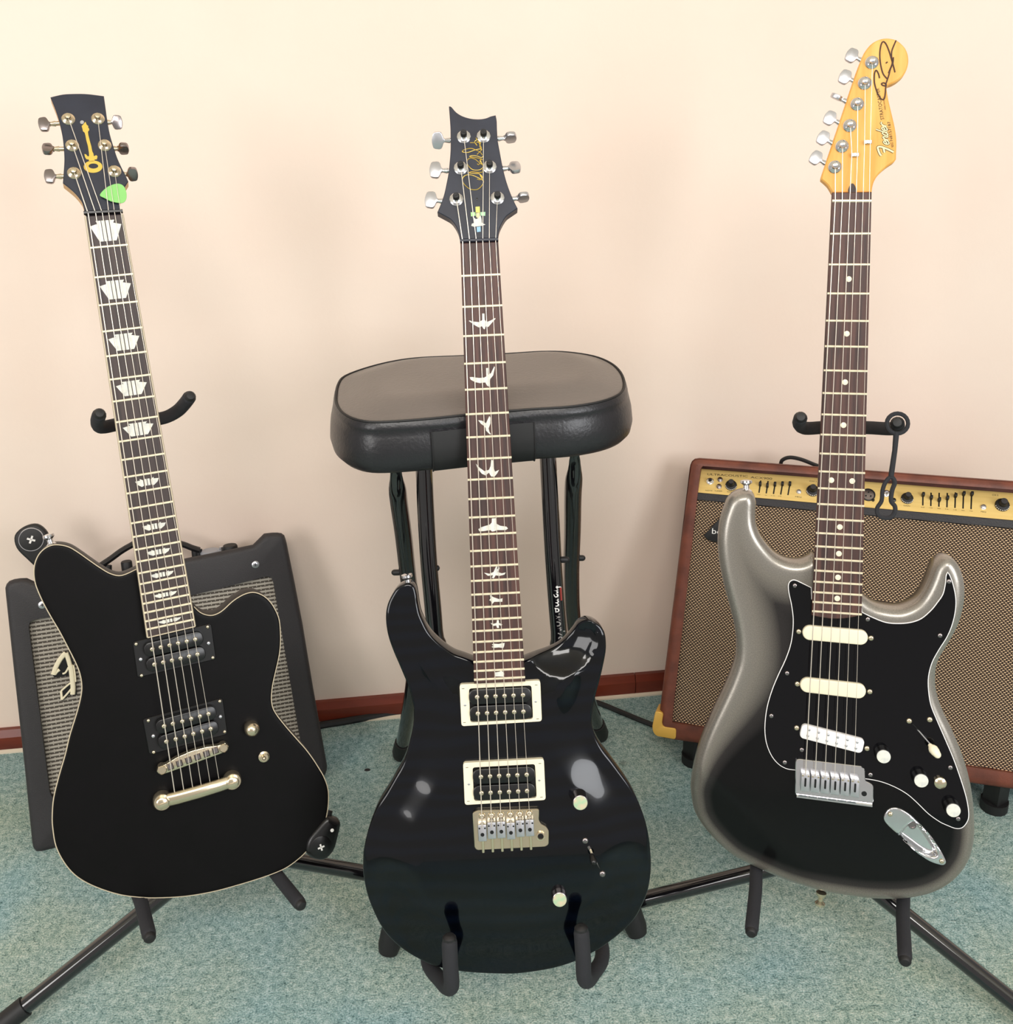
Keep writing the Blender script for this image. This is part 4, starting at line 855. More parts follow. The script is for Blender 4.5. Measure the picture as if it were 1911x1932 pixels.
# ------------------------------------------------------------ guitar stands
def T4(p): return Matrix.Translation(Vector(p))
def stand(label, F, yoke, arms, hub, feet, ry=.0078, extra=None):
    """yoke: (px, py, h) list; arms: two (a, b) of the same; hub (px, py, h); feet world points"""
    hubw = F.w(*hub); t = thing('guitar_stand', label, 'guitar stand', T4((hubw.x, hubw.y, 0)), 'tubular guitar stands')
    o = Vector((hubw.x, hubw.y, 0)); W = lambda p: F.w(*p) - o
    Y = crom([W(p) for p in yoke], False, 5)
    part('neck_yoke', tube(Y, ry, 14, dome=True), M_foam, t)
    for e, s_ in ((Y[0], Y[1]), (Y[-1], Y[-2])):
        e, s_ = Vector(e), Vector(s_); d = (e - s_).normalized(); q = Vector((0, 0, 1)).rotation_difference(d).to_matrix().to_4x4()
        part('yoke_cap', lathe([(ry * .86, 0), (ry * .86, ry * .55), (ry * .6, ry * .95), (ry * .2, ry * 1.02)], 16), M_blackmat, t, M=T4(e) @ q)
    mid = Vector(Y[len(Y) // 2]); hb_ = hubw - o
    part('upright_tube', tube([mid, mid - FSHIFT(F, .012), hb_ + (mid - hb_) * .2, hb_ - (mid - hb_) * .03], .0095, 14), M_tubeblk, t)
    part('hub', tube([hb_ + (mid - hb_) * .06, hb_ - (mid - hb_) * .05], .019, 18), M_blackmat, t)
    for a, b in arms:
        A, B = W(a), W(b); part('cradle_arm', tube(crom([hb_ + (A - hb_) * .05 + Vector((0, 0, .02)), A + (hb_ - A) * .3, A, A + (B - A) * .5, B], False, 4), .0078, 14, dome=True), M_foam, t)
        d = (B - A).normalized(); q = Vector((0, 0, 1)).rotation_difference(d).to_matrix().to_4x4()
        part('arm_cap', lathe([(.0068, 0), (.0068, .006), (.005, .0085), (.002, .0092)], 16), M_blackmat, t, M=T4(B) @ q)
    for f in feet:
        f = f - o; f.z = .0115; d = (hb_ - f).normalized()
        part('leg', tube([hb_ + d * .0, f + d * .0], .0105, 14), M_tubeblk, t)
        part('rubber_foot', tube([f + d * .045, f + d * .002], .0128, 14, dome=False), M_blackmat, t)
    return t, o
def FSHIFT(F, d): return F.n * d
sL, oL = stand('black tubular stand holding the satin black guitar', FL,
      [(187, 783, .012), (184, 797, -.012), (192, 806, -.026), (225, 800, -.034), (270, 794, -.036), (310, 788, -.034), (334, 776, -.024), (348, 762, -.008), (357, 750, .012)],
      [((255, 1655, -.05), (281, 1763, .05)), ((497, 1620, -.05), (564, 1703, .045))], (420, 1600, -.115), [level(-12, 1962), level(800, 1678), level(400, 1530)])
sS, oS = stand('black tubular stand with rubber neck strap, holding the silverburst guitar', FS,
      [(1510, 789, .018), (1508, 800, -.008), (1520, 808, -.026), (1560, 806, -.036), (1600, 806, -.038), (1640, 807, -.036), (1678, 809, -.026), (1692, 806, -.006), (1693, 799, .018)],
      [((1432, 1615, -.055), (1418, 1752, .05)), ((1700, 1668, -.055), (1707, 1806, .05))], (1565, 1612, -.12), [level(1140, 1727), level(2010, 1985), level(1620, 1545)])
W = lambda x, y, h: FS.w(x, y, h) - oS
ctr = W(1693, 799, .022); ux, uv = FS.u, FS.v
part('strap_ring', tube([ctr + ux * (.0112 * math.cos(a)) + uv * (.0112 * math.sin(a)) for a in [2 * math.pi * i / 20 for i in range(20)]], .0024, 8, closed=True), M_foam, sS)
part('neck_strap', tube([W(1691, 815, .022), W(1688, 850, .022), W(1681, 898, .022)], [.0032, .0028, .003], 10), M_foam, sS)
loop = [(1681, 900), (1671, 909), (1665, 925), (1663, 945), (1655, 958), (1656, 970), (1666, 977), (1680, 976), (1688, 966), (1688, 955), (1681, 945), (1683, 925), (1688, 910)]
part('strap_loop', tube(crom([W(x, y, .022) for x, y in loop], True, 4), .0025, 8, closed=True), M_foam, sS)

# ------------------------------------------------------------ stool
nk = FC.w(930, 800, -.008)                                     # back of the neck
zs5 = zpx(600, 630, 3.082)
seam = [(634, 748), (638, 724), (652, 708), (697, 691.6), (746, 680), (795, 674), (876, 670.5), (957, 666.5), (1022, 662.6), (1070, 663.6), (1119, 671), (1151.6, 684), (1171, 702), (1177.6, 724), (1171, 739), (1151.6, 750), (1119, 759), (1070, 766), (1005, 770), (957, 774), (879, 781), (811, 788), (746, 793), (697, 794), (665, 787), (645, 775), (636, 762)]
HS_ = .72
for _ in range(30):                                            # seat height where its front just meets the neck
    if level(930, 812, HS_ - .02).y > nk.y + .004: HS_ += .004
    else: break
pts = [level(x, y, HS_) for x, y in seam]; c0 = sum(pts, Vector()) / len(pts); so_ = Vector((c0.x, c0.y, 0))
stool = thing('stool', 'black padded folding stool behind the blue-black guitar', 'stool', T4(so_))
SP = ccw(crom([tuple((p - so_).xy) for p in pts], True, 4))
top_v, top_f, _ = slab(SP, .012, lambda x, y, d: HS_ + .012 * smooth01(d / .05) - (0 if d > .004 else .003 * (1 - d / .004) ** 2), back_r=.001, step=.012, insets=(.001, .002, .004, .009, .016, .028))
top_v = [(x, y, z if z > .1 else HS_ - .004) for x, y, z in top_v]
part('seat_top', (top_v, top_f), M_leather_lit, stool)
prof = [(-.001, -.002), (-.0035, -.006), (-.0045, -.010), (-.0035, -.013), (-.006, -.018), (-.009, -.030), (-.0105, -.044), (-.0085, -.054), (-.003, -.060), (.012, -.062)]
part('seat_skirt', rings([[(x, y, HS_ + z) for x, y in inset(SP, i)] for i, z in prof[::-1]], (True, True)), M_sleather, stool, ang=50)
part('seat_piping', tube([(x, y, HS_ - .001) for x, y in inset(SP, -.0005)], .0014, 6, closed=True), M_dleather, stool)
# centre panel of the skirt front, between pixels 810 and 1020
front = [p for p in SP if (so_ + Vector((p[0], p[1], 0))).y < c0.y]
def skirt_hit(px): return level(px, 800, HS_ - .02) - so_
xa, xb = skirt_hit(806).x, skirt_hit(1019).x
seg = sorted([p for p in front if xa <= p[0] <= xb])
ps = []
for i, z in ((-.0078, -.014), (-.0088, -.018), (-.0112, -.030), (-.0127, -.044), (-.0107, -.054), (-.005, -.061)):
    IP = inset(SP, i); row = sorted([(q[0], q[1], HS_ + z) for p, q in zip(SP, IP) if p in seg]); ps.append(row)
nn = len(ps[0]); Vp = [q for r in ps for q in r]; Fp = [(k * nn + i, (k + 1) * nn + i, (k + 1) * nn + i + 1, k * nn + i + 1) for k in range(len(ps) - 1) for i in range(nn - 1)]
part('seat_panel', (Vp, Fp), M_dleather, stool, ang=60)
for e in (0, nn - 1):
    part('stitching', tube([ps[k][e] for k in range(len(ps))], .0011, 6), M_dleather, stool)
zl_ = HS_ - .055
fB, bB = level(735, 1800), level(757, 1432); fR, bR = level(1200, 1766), level(1132, 1396)
def leg(name, pxs, y0, k, foot, r, dead=None, flat=False):
    P = [slant(x, y, y0, k) - so_ for x, y in pxs] + [foot - so_ + Vector((0, 0, .012))]
    P = crom(P, False, 5); n = len(P); rr = [r] * n
    o = part(name, tube(P, rr, 16), M_tubeblk, stool)
    e, d = Vector(P[-1]), (Vector(P[-6]) - Vector(P[-1])).normalized()
    part('rubber_foot', tube([e + d * .036, e + d * .004, e - d * .006], [.0135, .015, .013], 16, dome=False), M_blackmat, o)
    return o, P
yi = 1.19; y_in = (yi - fB.y) / zl_
inn = fB.y
kI = (yi - fB.y) / zl_
legIL, PI_L = leg('leg', [(799, 868), (803, 960), (809, 1060), (820, 1190), (822, 1290)], fB.y, kI, fB, .0108)
kI2 = (yi + .02 - fR.y) / zl_
legIR, PI_R = leg('leg', [(1033, 850), (1038, 950), (1044, 1060), (1054, 1190), (1066, 1290)], fR.y, kI2, fR, .0108)
yo = 1.135
kO = (yo - bB.y) / zl_; kO2 = (yo + .02 - bR.y) / zl_
def flatleg(pxs, y0, k, foot):
    P = [slant(x, y, y0, k) - so_ for x, y in pxs] + [foot - so_ + Vector((0, 0, .012))]
    P = [Vector(p) for p in crom(P, False, 5)]; n = len(P); R = []
    for i, p in enumerate(P):
        t = (P[min(i + 1, n - 1)] - P[max(i - 1, 0)]).normalized(); ax = Vector((1, 0, 0)); ax = (ax - t * ax.dot(t)).normalized(); ay = t.cross(ax)
        f = smooth01((i - 3) / 5); wx, wy = (.007 * (1 - f) + .0115 * f if i > 2 else .006), (.0014 * (1 - f) + .0115 * f)
        R.append([p + ax * (wx * math.cos(2 * math.pi * q / 16)) + ay * (wy * math.sin(2 * math.pi * q / 16)) for q in range(16)])
    o = part('leg', rings(R), M_tubeblk, stool, label='black stool leg with a flattened top end')
    e, d = P[-1], (P[-6] - P[-1]).normalized()
    part('rubber_foot', tube([e + d * .036, e + d * .004, e - d * .006], [.0135, .015, .013], 16), M_blackmat, o)
    return P
PO_L = flatleg([(746, 870), (748, 905), (752, 945), (761, 1010), (770, 1090), (784, 1200), (776, 1310)], bB.y, kO, bB)
PO_R = flatleg([(1084, 850), (1084, 885), (1081, 930), (1080, 1000), (1078, 1090), (1083, 1180), (1105, 1300)], bR.y, kO2, bR)
for px, py, y0, k in ((751, 1080, bB.y, kO), (816, 1072, fB.y, kI), (1061, 1056, fR.y, kI2), (1092, 1053, bR.y, kO2)):
    p = slant(px, py, y0, k) - so_; part('pivot_bolt', tube([p - Vector((.005, 0, 0)), p + Vector((.005, 0, 0))], .0042, 10, dome=True), M_blackmat, stool)
def atz(P, z): return min((Vector(p) for p in P), key=lambda p: abs(p.z - z))
for A, B, z in ((PI_L, PI_R, .16), (PO_L, PO_R, .2)): part('crossbar', tube([atz(A, z), atz(B, z)], .0075, 12), M_tubeblk, stool)
cbar = (atz(PI_L, .16) + atz(PI_R, .16)) / 2
for tip, bend, b2, bk, sx in (((848, 1779), (851, 1862), (832, 1850), (806, 1800), -1), ((1097, 1761), (1103, 1848), (1118, 1838), (1136, 1790), 1)):
    P = [FC.w(*tip, .034) - so_, FC.w(*((tip[0] * .5 + bend[0] * .5), (tip[1] * .5 + bend[1] * .5)), .032) - so_, FC.w(*bend, .022) - so_, FC.w(*b2, -.012) - so_, FC.w(*bk, -.062) - so_]
    P.append(P[-1] * .45 + (cbar + Vector((sx * .075, 0, 0))) * .55)
    part('cradle_arm', tube(crom(P, False, 6), .0085, 14, dome=True), M_foam, stool)
    d = (P[0] - P[1]).normalized(); q = Vector((0, 0, 1)).rotation_difference(d).to_matrix().to_4x4()
    part('arm_cap', lathe([(.0074, 0), (.0074, .0066), (.005, .0092), (.002, .0098)], 16), M_blackmat, stool, M=T4(P[0]) @ q)
# print on the right inner leg
zk = zpx(1020, 1090, 14.87)
def leg_print(name, s_, a, b, hgt, mat):
    A = slant(*zk(*a), fR.y, kI2) - so_; B = slant(*zk(*b), fR.y, kI2) - so_; t = (B - A).normalized()
    mid = (A + B) / 2; nrm = (CAM - so_ - mid); nrm = (nrm - t * nrm.dot(t)).normalized(); q = nrm.cross(t).normalized()
    if q.x < 0: q = -q
    V, F = textmesh(s_); x0 = min(v[0] for v in V); x1 = max(v[0] for v in V); y1 = max(v[1] for v in V); L = (B - A).length
    rt = .0111
    def wrap(v):
        s = (v[1] / y1 - .52) * hgt; an = s / rt                  # print wraps round the tube
        return A + t * ((v[0] - x0) / (x1 - x0) * L) + nrm * (rt * math.cos(an)) + q * (rt * math.sin(an))
    part(name, ([wrap(v) for v in V], F), mat, legIR if False else stool, ang=0)
leg_print('maker_print', 'frame', (430, 170), (480, 905), .0155, M_white_p)
leg_print('maker_print', 'works', (490, 930), (560, 1660), .0145, M_grey_p)
A = slant(*zk(560, 270), fR.y, kI2) - so_; B = slant(*zk(580, 630), fR.y, kI2) - so_; nrm = (CAM - so_ - A).normalized()
part('red_print', tube([A + nrm * .0102, B + nrm * .0102], .0013, 6), M_red_p, stool)

# ------------------------------------------------------------ amplifiers
class AmpFrame(Frame): pass
def cab(name, amp, F, outline, depth, r, mat, hole=None, drop=32, deep=.012):
    """slanted-front cabinet: front outline in local coords (front at h=0), sides run level back to an upright back"""
    hz = Vector((-F.n.x, -F.n.y, 0)).normalized(); hl = F.I.to_3x3() @ hz; zl = F.I.to_3x3() @ Vector((0, 0, 1))
    o0 = min((F.M @ Vector((x, y, 0))).dot(hz) for x, y in outline)
    P = ccw(outline); R = []
    def back(x, y, f):
        p = F.M @ Vector((x, y, 0)); t = max(.03, depth - (p.dot(hz) - o0)); return Vector((x, y, 0)) + hl * (t * f) - zl * (t * f * math.tan(rad(drop)) * smooth01((p.z - .1) / .25))
    R.append([back(x, y, 1.0) for x, y in P])
    R.append([back(x, y, .08) for x, y in P])
    for k in range(4):
        a = math.pi / 2 * k / 3; R.append([Vector((x, y, -r * (1 - math.sin(a)))) for x, y in inset(P, r * (1 - math.cos(a)))])
    n = len(P)
    if hole:
        Q = ccw(hole); assert len(Q) == n
        R.append([Vector((x, y, 0)) for x, y in Q]); R.append([Vector((x, y, -deep)) for x, y in Q])
    VF = rings(R); return part(name, VF, mat, amp, ang=40)
def resample(P, n):
    P = [Vector(p) for p in P]; L = [0]
    for i in range(len(P)): L.append(L[-1] + (P[(i + 1) % len(P)] - P[i]).length)
    out = []; j = 0
    for k in range(n):
        s = L[-1] * k / n
        while L[j + 1] < s: j += 1
        t = (s - L[j]) / max(1e-9, L[j + 1] - L[j]); out.append(tuple(P[j] + (P[(j + 1) % len(P)] - P[j]) * t))
    return out
def rays_ring(P, c, n=96):
    """points of polygon P at equal angles round c (star shaped)"""
    out = []; N = len(P)
    for k in range(n):
        a = 2 * math.pi * k / n + .01; d = Vector((math.cos(a), math.sin(a))); best = 0
        for i in range(N):
            p, q = Vector(P[i]) - c, Vector(P[(i + 1) % N]) - c; e = q - p; den = d.x * e.y - d.y * e.x
            if abs(den) < 1e-12: continue
            t = (p.x * e.y - p.y * e.x) / den; s = (p.x * d.y - p.y * d.x) / den
            if t > 0 and -1e-6 <= s <= 1 + 1e-6: best = max(best, t)
        out.append(tuple(c + d * best))
    return out
# left amp
BLf = level(64, 1608, .004); zB = (BLf - CAM).dot(FW)
FA = Frame((64, 1608), zB, 17, 19.5, (8, 1100), (64, 1608), (340, 1540))
AL = thing('guitar_amplifier', 'black amp with silver woven grille leaning back behind the satin black guitar', 'amplifier', FA.M)
fo = [(8, 1112), (12, 1100), (22, 1095), (45, 1091.5), (58, 1094), (67, 1104), (74, 1112), (200, 1086), (350, 1055), (420, 1041), (478, 1029), (486, 1020), (491, 1011), (500, 1007.5), (517, 1006), (530, 1006), (537, 1010), (541, 1021), (556, 1095), (572, 1178), (593.5, 1308), (608, 1388), (619, 1450), (617, 1462), (609, 1469), (590, 1475), (340, 1541), (104, 1604), (72, 1611), (64, 1609), (60, 1600), (45, 1450), (26, 1280)]
PA = [tuple(FA.at(*p).xy) for p in fo]
ga = [(54, 1184), (55, 1174), (62, 1169.5), (220, 1133), (363, 1126 - 28), (500, 1088), (510, 1087), (515, 1094), (540, 1240), (567, 1397), (570, 1410), (562, 1418), (330, 1478), (110, 1500), (97, 1502), (92, 1494), (74, 1340)]
ga = [(54, 1184), (56, 1173), (64, 1169), (200, 1147), (363, 1123), (440, 1104), (500, 1088), (511, 1088), (516, 1098), (540, 1240), (567, 1397), (569, 1410), (561, 1418), (330, 1466), (112, 1506), (100, 1506), (94, 1497), (74, 1340)]
GAo = [tuple(FA.at(*p).xy) for p in ga]; cg = sum((Vector(p) for p in GAo), Vector((0, 0))) / len(GAo)
cab('cabinet', AL, FA, rays_ring(PA, cg, 300), .225, .009, M_vinyl, rays_ring(GAo, cg, 300))
part('grille_cloth', solid(GAo, -.016, -.0085), M_grille_l, AL, ang=0)
for p in ((80, 1141), (482, 1065)):
    q = FA.at(*p); sc = part('corner_screw', lathe([(.0058, -.001), (.0058, .0008), (.0045, .0016), (.001, .0019)], 18), M_satinmetal, AL, loc=q)
    part('screw_cross', join(box(0, 0, .0019, .005, .0011, .0005), box(0, 0, .0019, .0011, .005, .0005)), M_blackpl, sc)
# badge: large script F with tail
zbd = zpx(85, 1215, 16.1)
bg = bpy.data.objects.new('badge', None); COL.objects.link(bg); bg.parent = AL; cb_ = FA.at(*zbd(600, 900)); bg.location = cb_
bp = lambda x, y, h=-.004: FA.at(*zbd(x, y), h) - cb_
part('badge_back', join(solid([tuple(bp(*p).xy) for p in ((170, 900), (400, 480), (600, 260), (740, 260), (860, 560), (920, 1050), (960, 1560), (860, 1560), (700, 1560), (520, 1740), (450, 1680), (450, 1420), (780, 1130), (740, 960), (560, 980), (290, 1030))], -.009, -.0055)), M_blackpl, bg, ang=0)
def bst(L, r): return tube(crom([bp(*p) for p in L], False, 3), r, 8, flat=(1, .6))
part('badge_letter', join(bst([(250, 930), (330, 700), (470, 450), (630, 270)], .0036), bst([(640, 270), (710, 480), (760, 660)], .0032), bst([(775, 640), (820, 1000), (850, 1300), (840, 1530)], .0036), bst([(300, 920), (360, 840), (440, 780)], .0022), bst([(530, 905), (620, 870), (720, 700)], .0014),
     bst([(790, 1170), (640, 1290), (485, 1430)], .0014), bst([(485, 1430), (500, 1560), (510, 1690)], .0018), bst([(510, 1690), (650, 1540), (800, 1360)], .0014), bst([(860, 640), (900, 850), (930, 1150)], .0012)), M_cream, bg)
V, F = textmesh('ender')
text('badge_text', 'ender', FA.at(168, 1292, -.004) - cb_, FA.at(255, 1268, -.004) - cb_, .02, M_cream, bg, .0012, .2)
# handle and controls on the top of the amp
zh = zpx(180, 1010, 6.825)
hp = [FA.at(*zh(*p), -.055) for p in ((60, 395), (200, 300), (330, 205), (450, 135), (560, 90), (900, 70), (1120, 115), (1240, 160), (1340, 190))]
part('handle', tube(crom(hp, False, 4), .0078, 12, flat=(.62, 1.3)), M_blackmat, AL)
for p, q in (((165, 385), (165, 470)), ((1280, 190), (1290, 300)), ((1330, 180), (1340, 300))): part('handle_mount', tube([FA.at(*zh(*p), -.055), FA.at(*zh(*q), -.055)], .0055, 10), M_blackmat, AL)
k1 = FA.at(*zh(1480, 190), -.05); upd = FA.I.to_3x3() @ (Vector((0, 0, 1)) + FA.v).normalized(); qm = Vector((0, 0, 1)).rotation_difference(upd).to_matrix().to_4x4()
part('control_knob', lathe([(.0165, -.02), (.0165, -.003), (.0135, .0), (.003, .0008)], 24), plain('grey_knob', (150, 152, 160), .4), AL, M=T4(k1) @ qm)
part('control_knob', lathe([(.012, -.02), (.012, .004), (.0105, .006)], 20), M_blackmat, AL, M=T4(FA.at(*zh(1735, 170), -.05)) @ qm)
part('knob_shaft', lathe([(.004, -.02), (.004, .004)], 12), M_chrome, AL, M=T4(FA.at(*zh(1625, 175), -.05)) @ qm)
part('control_knob', lathe([(.0085, -.02), (.0085, .002), (.0075, .0035)], 20), M_blackmat, AL, M=T4(FA.at(*zh(400, 360), -.06)) @ qm)
# wireless receiver standing in the left end of the amp's top panel
wr = wireless('wireless_receiver', 'matt black wireless receiver with white cross, standing behind the satin guitar horn', FA, -.03, (66, 1030), rad(112), .066, .048, .014, 0, .0052, M_blackmat)
part('plug', tube([(-.026, 0, -.008), (-.052, 0, -.012)], .006, 12), M_blackmat, wr)
part('disc_rim', tube([(.0112 + .0172 * math.cos(a), .0172 * math.sin(a), .0006) for a in [2 * math.pi * i / 28 for i in range(28)]], .0009, 6, closed=True), M_chrome, wr)

# right amp
BRf = level(1238, 1392, .055); zB = (BRf - CAM).dot(FW)
FB = Frame((1238, 1392), zB, 20, -16, (1303, 863), (1238, 1392), (1560, 1440))
AR = thing('acoustic_amplifier', 'brown vinyl amp with gold control panel and tan grille behind the silverburst guitar', 'amplifier', FB.M)
tr_, br_ = (2080, 920), (2050, 1513)
fo = [(1303, 863), tr_, br_, (1237, 1394)]
PB = roundpoly([tuple(FB.at(*p).xy) for p in fo], .014, 5)
ho = [(1322, 879), (2055, 935), (2012, 1474), (1267, 1364)]
HB = roundpoly([tuple(FB.at(*p).xy) for p in ho], .003, 5)
cg = sum((FB.at(*p).xy for p in ho), Vector((0, 0))) / 4
cab('cabinet', AR, FB, rays_ring(PB, cg, 400), .22, .012, M_bvinyl, rays_ring(HB, cg, 400), 32, .034)
zx = zpx(1315, 880, 11.944); zy = zpx(1660, 890, 7.613)
hpn = -.010
pan = [(1319, 886), (2060, 943), (2050, 994), (1313, 928.5)]
_b0, _b1, _t0 = FB.at(1313, 928.5, -.007), FB.at(2050, 994, -.007), FB.at(1319, 886, -.026)     # panel leans back between rail and top board
_px = (_b1 - _b0).normalized(); _pn = _px.cross(_t0 - _b0).normalized(); _py = _pn.cross(_px)
Mp = Matrix(((_px.x, _py.x, _pn.x, _b0.x), (_px.y, _py.y, _pn.y, _b0.y), (_px.z, _py.z, _pn.z, _b0.z), (0, 0, 0, 1))); Ip = Mp.inverted()
def Bp(p, h=0.0):
    o_, d_ = Ip @ FB.lo, Ip.to_3x3() @ FB.ld(*p); q = o_ + d_ * ((h - o_.z) / d_.z); return q
part('control_panel', solid([tuple(Bp(p).xy) for p in ((1317, 884), (2062, 942), (2050, 994.5), (1313, 929))], -.003, 0), M_gold, AR, M=Mp, ang=0)
part('panel_rail', solid([tuple(FB.at(*p, -.006).xy) for p in ((1314, 929), (2052, 994), (2050, 1010), (1311, 943))], -.03, -.005, .001, 1), M_vinyl, AR)
part('grille_cloth', solid([tuple(FB.at(*p, -.009).xy) for p in ((1312, 940), (2055, 1006), (2016, 1480), (1262, 1368))], -.03, -.009), M_grille_r, AR, ang=0)
def gknob(p, r=.0092, numbers=True):
    q = Bp(p); o = part('control_knob', lathe([(r, 0), (r, .0016), (r * .88, .0042), (r * .56, .0052), (r * .5, .015), (r * .42, .016)], 24), M_blackmat, AR, M=Mp @ T4(q))
    if numbers:
        for k in range(9):
            a = math.pi * (1.18 + .64 * k / 8); a = rad(200 + 140 * k / 8)
            part('knob_number', box(0, 0, 0, .0017, .0010, .0006), M_white_p, o, M=Matrix.Rotation(a, 4, 'Z') @ T4((r * .95, 0, .0032)) @ Matrix.Rotation(rad(58), 4, 'Y') @ Matrix.Rotation(rad(90), 4, 'Z'))
    part('knob_cap', lathe([(r * .42, .0159), (r * .42, .0163), (r * .1, .0164)], 18), M_vinyl, o); return o
def pbtn(p, r=.0033, m=M_satinmetal): part('push_button', lathe([(r * 1.15, 0), (r * 1.15, .0006), (r, .0008), (r, .003), (r * .7, .0036)], 14), m, AR, M=Mp @ T4(Bp(p)))
gknob(zx(768, 430)); gknob(zy(390, 385)); gknob(zy(1755, 480), .0105, True); gknob((1533, 926), .0098)
for p in ((520, 300), (495, 455)): pbtn(zx(*p), .0037, M_darkmetal)
q = Bp(zx(295, 345)); jk = part('input_jack', lathe([(.0062, 0), (.0062, .002), (.0044, .0022), (.0044, .006), (.003, .0062), (.0028, .001)], 8), M_chrome, AR, M=Mp @ T4(q))
part('jack_hole', lathe([(.0028, 0), (.0028, .0055)], 12), M_blackpl, jk)
pbtn((1507, 928), .0032); pbtn(zy(1485, 510), .0036)
# graphic equaliser sliders
def slider(p, q, at):
    A, B = Bp(p), Bp(q); part('slider_slot', tube([A + Vector((0, 0, .0001)), B + Vector((0, 0, .0001))], .0011, 6, flat=(1, .4)), M_blackpl, AR, M=Mp)
    C = A + (B - A) * at; s_ = part('slider_cap', solid(rrect(.0042, .0056, .001, 2), 0, .008, .001, 2), M_blackmat, AR, M=Mp @ T4(C))
for k, at in enumerate((.35, .42, .28, .2, .15)): slider(zx(1435 + k * 165.5, 320 + k * 12), zx(1395 + k * 163, 595 + k * 13), at)
for k, at in enumerate((.22, .42, .55, .4, .25, .12, .12)): slider(zy(618 + k * 116.5, 300 + k * 2 - (10 if k > 3 else 0)), zy(615 + k * 115.5, 485 + k * 9), at)
q = Bp((1638, 934)); xl = part('microphone_socket', lathe([(.0105, 0), (.0105, .0018), (.0088, .0022), (.0086, .0006)], 26), M_blackmat, AR, M=Mp @ T4(q))
for a in (90, 210, 330): part('socket_pin', lathe([(.0013, 0), (.0013, .0016)], 8), M_blackpl, xl, loc=(.0042 * math.cos(rad(a)), .0042 * math.sin(rad(a)), .0006))
part('socket_face', lathe([(.0084, 0), (.0084, .0009)], 22), M_darkmetal, xl)
q = Bp((1672, 932)); part('input_jack', lathe([(.0062, 0), (.0062, .002), (.0044, .0022), (.0044, .006), (.003, .0062), (.0028, .001)], 8), M_chrome, AR, M=Mp @ T4(q))
pbtn((1686, 944), .003, M_blackpl); pbtn((1647, 944), .002, M_blackpl)
def at_(s_, a, b, hgt, name='panel_print'):
    A, B = Bp(a), Bp(b); o = text(name, s_, A, B, hgt, M_print, AR, .0003); o.matrix_basis = Mp
at_('ULTRACOUSTIC', zx(232, 200), zx(1140, 248), .0036); at_('ACX900', zx(1205, 268), zx(1690, 303), .0036)
at_('NOTE', zx(190, 552), zx(345, 560), .0018); at_('TUNER', zx(390, 562), zx(570, 572), .0018); at_('GAIN', zx(675, 582), zx(800, 590), .0018)
for s_, a, b in (('MID', (1350, 640), (1425, 646)), ('1k', (1530, 655), (1575, 659)), ('2.2k', (1660, 665), (1760, 672)), ('4.5k', (1820, 675), (1905, 682))): at_(s_, zx(*a), zx(*b), .0012)
at_('GAIN', zy(338, 495), zy(430, 502), .0018)
for k, s_ in enumerate(('60', '150', '400', '1k', '2.4k', '6k', '15k')): at_(s_, zy(590 + k * 116, 515 + k * 9), zy(640 + k * 116, 519 + k * 9), .0013)
at_('FBQ', zy(1450, 582), zy(1525, 588), .0018); at_('CH 2', zy(1612, 345), zy(1700, 350), .0026); at_('CH 1', (1527, 909), (1540, 910), .0024)
at_('FBQ', (1500, 938), (1512, 939), .0018)
# logo badge (rounded triangle with the maker's name)
cb2 = FB.at(1372, 1000, -.006); bgr = bpy.data.objects.new('badge', None); COL.objects.link(bgr); bgr.parent = AR; bgr.location = cb2
TB = roundpoly([tuple((FB.at(*p, -.006) - cb2).xy) for p in ((1326, 1012), (1372, 962), (1432, 1024), (1400, 1029), (1340, 1021))], .006, 4)
part('badge_plate', solid(TB, -.004, .002, .0012, 2), M_blackmat, bgr)
text('badge_text', 'behringer', FB.at(1343, 1006.5, -.006) - cb2, FB.at(1420, 1014, -.006) - cb2, .0088, M_white_p, bgr, .0023)
# corner protectors
def corner(pts_):
    P = crom([tuple(FB.at(*p).xy) + () for p in pts_], True, 2)
    return P
zc_ = zpx(1220, 1330, 13.65)
CP_ = [tuple(FB.at(*zc_(*p), .002).xy) for p in ((225, 150), (430, 205), (390, 470), (420, 540), (480, 570), (760, 610), (745, 890), (240, 800), (160, 690), (140, 560))]
part('corner_protector', solid(roundpoly(CP_, .004, 3), -.045, .0025, .0012, 2), M_goldcorner, AR)
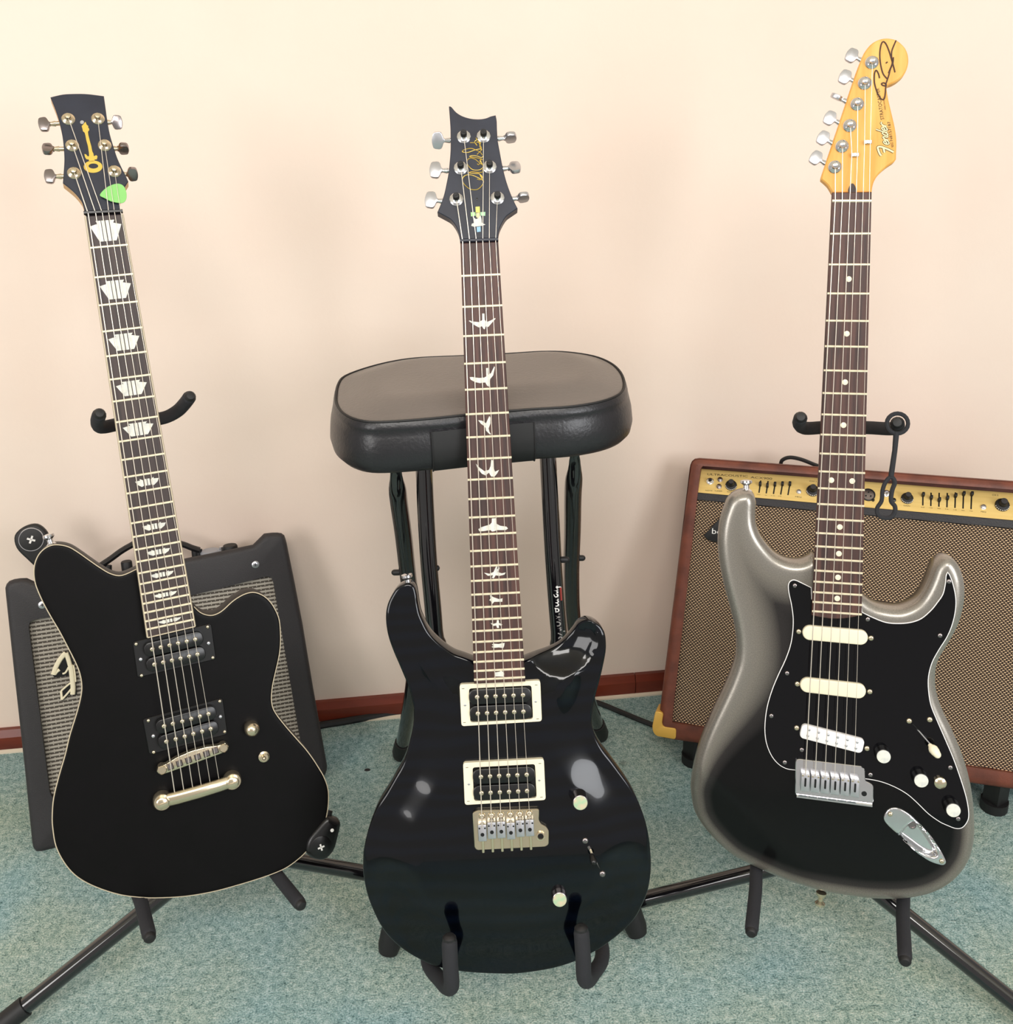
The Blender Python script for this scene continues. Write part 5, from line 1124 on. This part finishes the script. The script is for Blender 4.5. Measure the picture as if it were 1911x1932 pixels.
# tilt legs under the front of the amp
for a, b in (((1310, 1400), (1304, 1432)), ((1880, 1490), (1888, 1545))):
    A = FB.w(*a, -.03); Bf = Vector((A.x, A.y, 0)); M_ = FB.I
    L0 = [FB.loc(p) for p in (A + Vector((0, 0, .02)), Vector((A.x, A.y + .0, .014)))]
    lg = part('tilt_leg', tube(L0, .014, 4, flat=(1.3, 1.3)), M_blackmat, AR, ang=20)
    part('tilt_foot', tube([L0[1] + (L0[0] - L0[1]).normalized() * .002, L0[1] - (L0[0] - L0[1]).normalized() * .0135], .02, 16), M_blackmat, AR)
hz = Vector((-FB.n.x, -FB.n.y, 0)).normalized()
for sx in (-.05, .42):
    p = FB.w(1310, 1400, 0) + FB.u * (sx + .05) + hz * .17; pb_ = p.copy(); pb_.z = .0
    part('rear_leg', tube([FB.loc(Vector((p.x, p.y, p.z + .01))), FB.loc(Vector((p.x, p.y, .006)))], .016, 12), M_blackmat, AR)

# ------------------------------------------------------------ cables
def cable(name, label, pts_, r, mat=M_blackmat):
    P = crom(pts_, False, 6); o = Vector(P[0]); ob = part(name, tube([Vector(p) - o for p in P], r, 8), mat, loc=o); return tag(ob, label, 'cable')
lv = lambda x, y: level(x, y, .0052)
cable('audio_cable', 'thick black cable on the carpet along the baseboard beside the silver-grille amp', [lv(590, 1372), lv(612, 1367), lv(650, 1361), lv(700, 1352), lv(760, 1343), lv(860, 1338), lv(960, 1334)], .0065)
cable('power_cord', 'thin black cord on the carpet running to the gold corner of the brown amp', [lv(1040, 1318), lv(1100, 1322), lv(1128, 1326), lv(1180, 1347), lv(1236, 1369), lv(1300, 1385)], .0045)
u_ = lambda x, y, h: FB.w(x, y, h)
cable('looped_cable', 'black cable looping up behind the top of the brown amp', [u_(1476, 884, -.075), u_(1473, 877, -.072), u_(1476, 868, -.068), u_(1490, 863, -.066), u_(1512, 867, -.064), u_(1540, 878, -.062), u_(1570, 888, -.06), u_(1600, 893, -.06)], .0032)
sp = level(693, 1453); tag(part('carpet_fluff', xf(dome(.004, .002, 8), Matrix.Diagonal((1.3, .8, 1, 1))), M_blackpl, loc=sp), 'tiny black speck on the carpet between the left amp and the stool foot', 'debris')
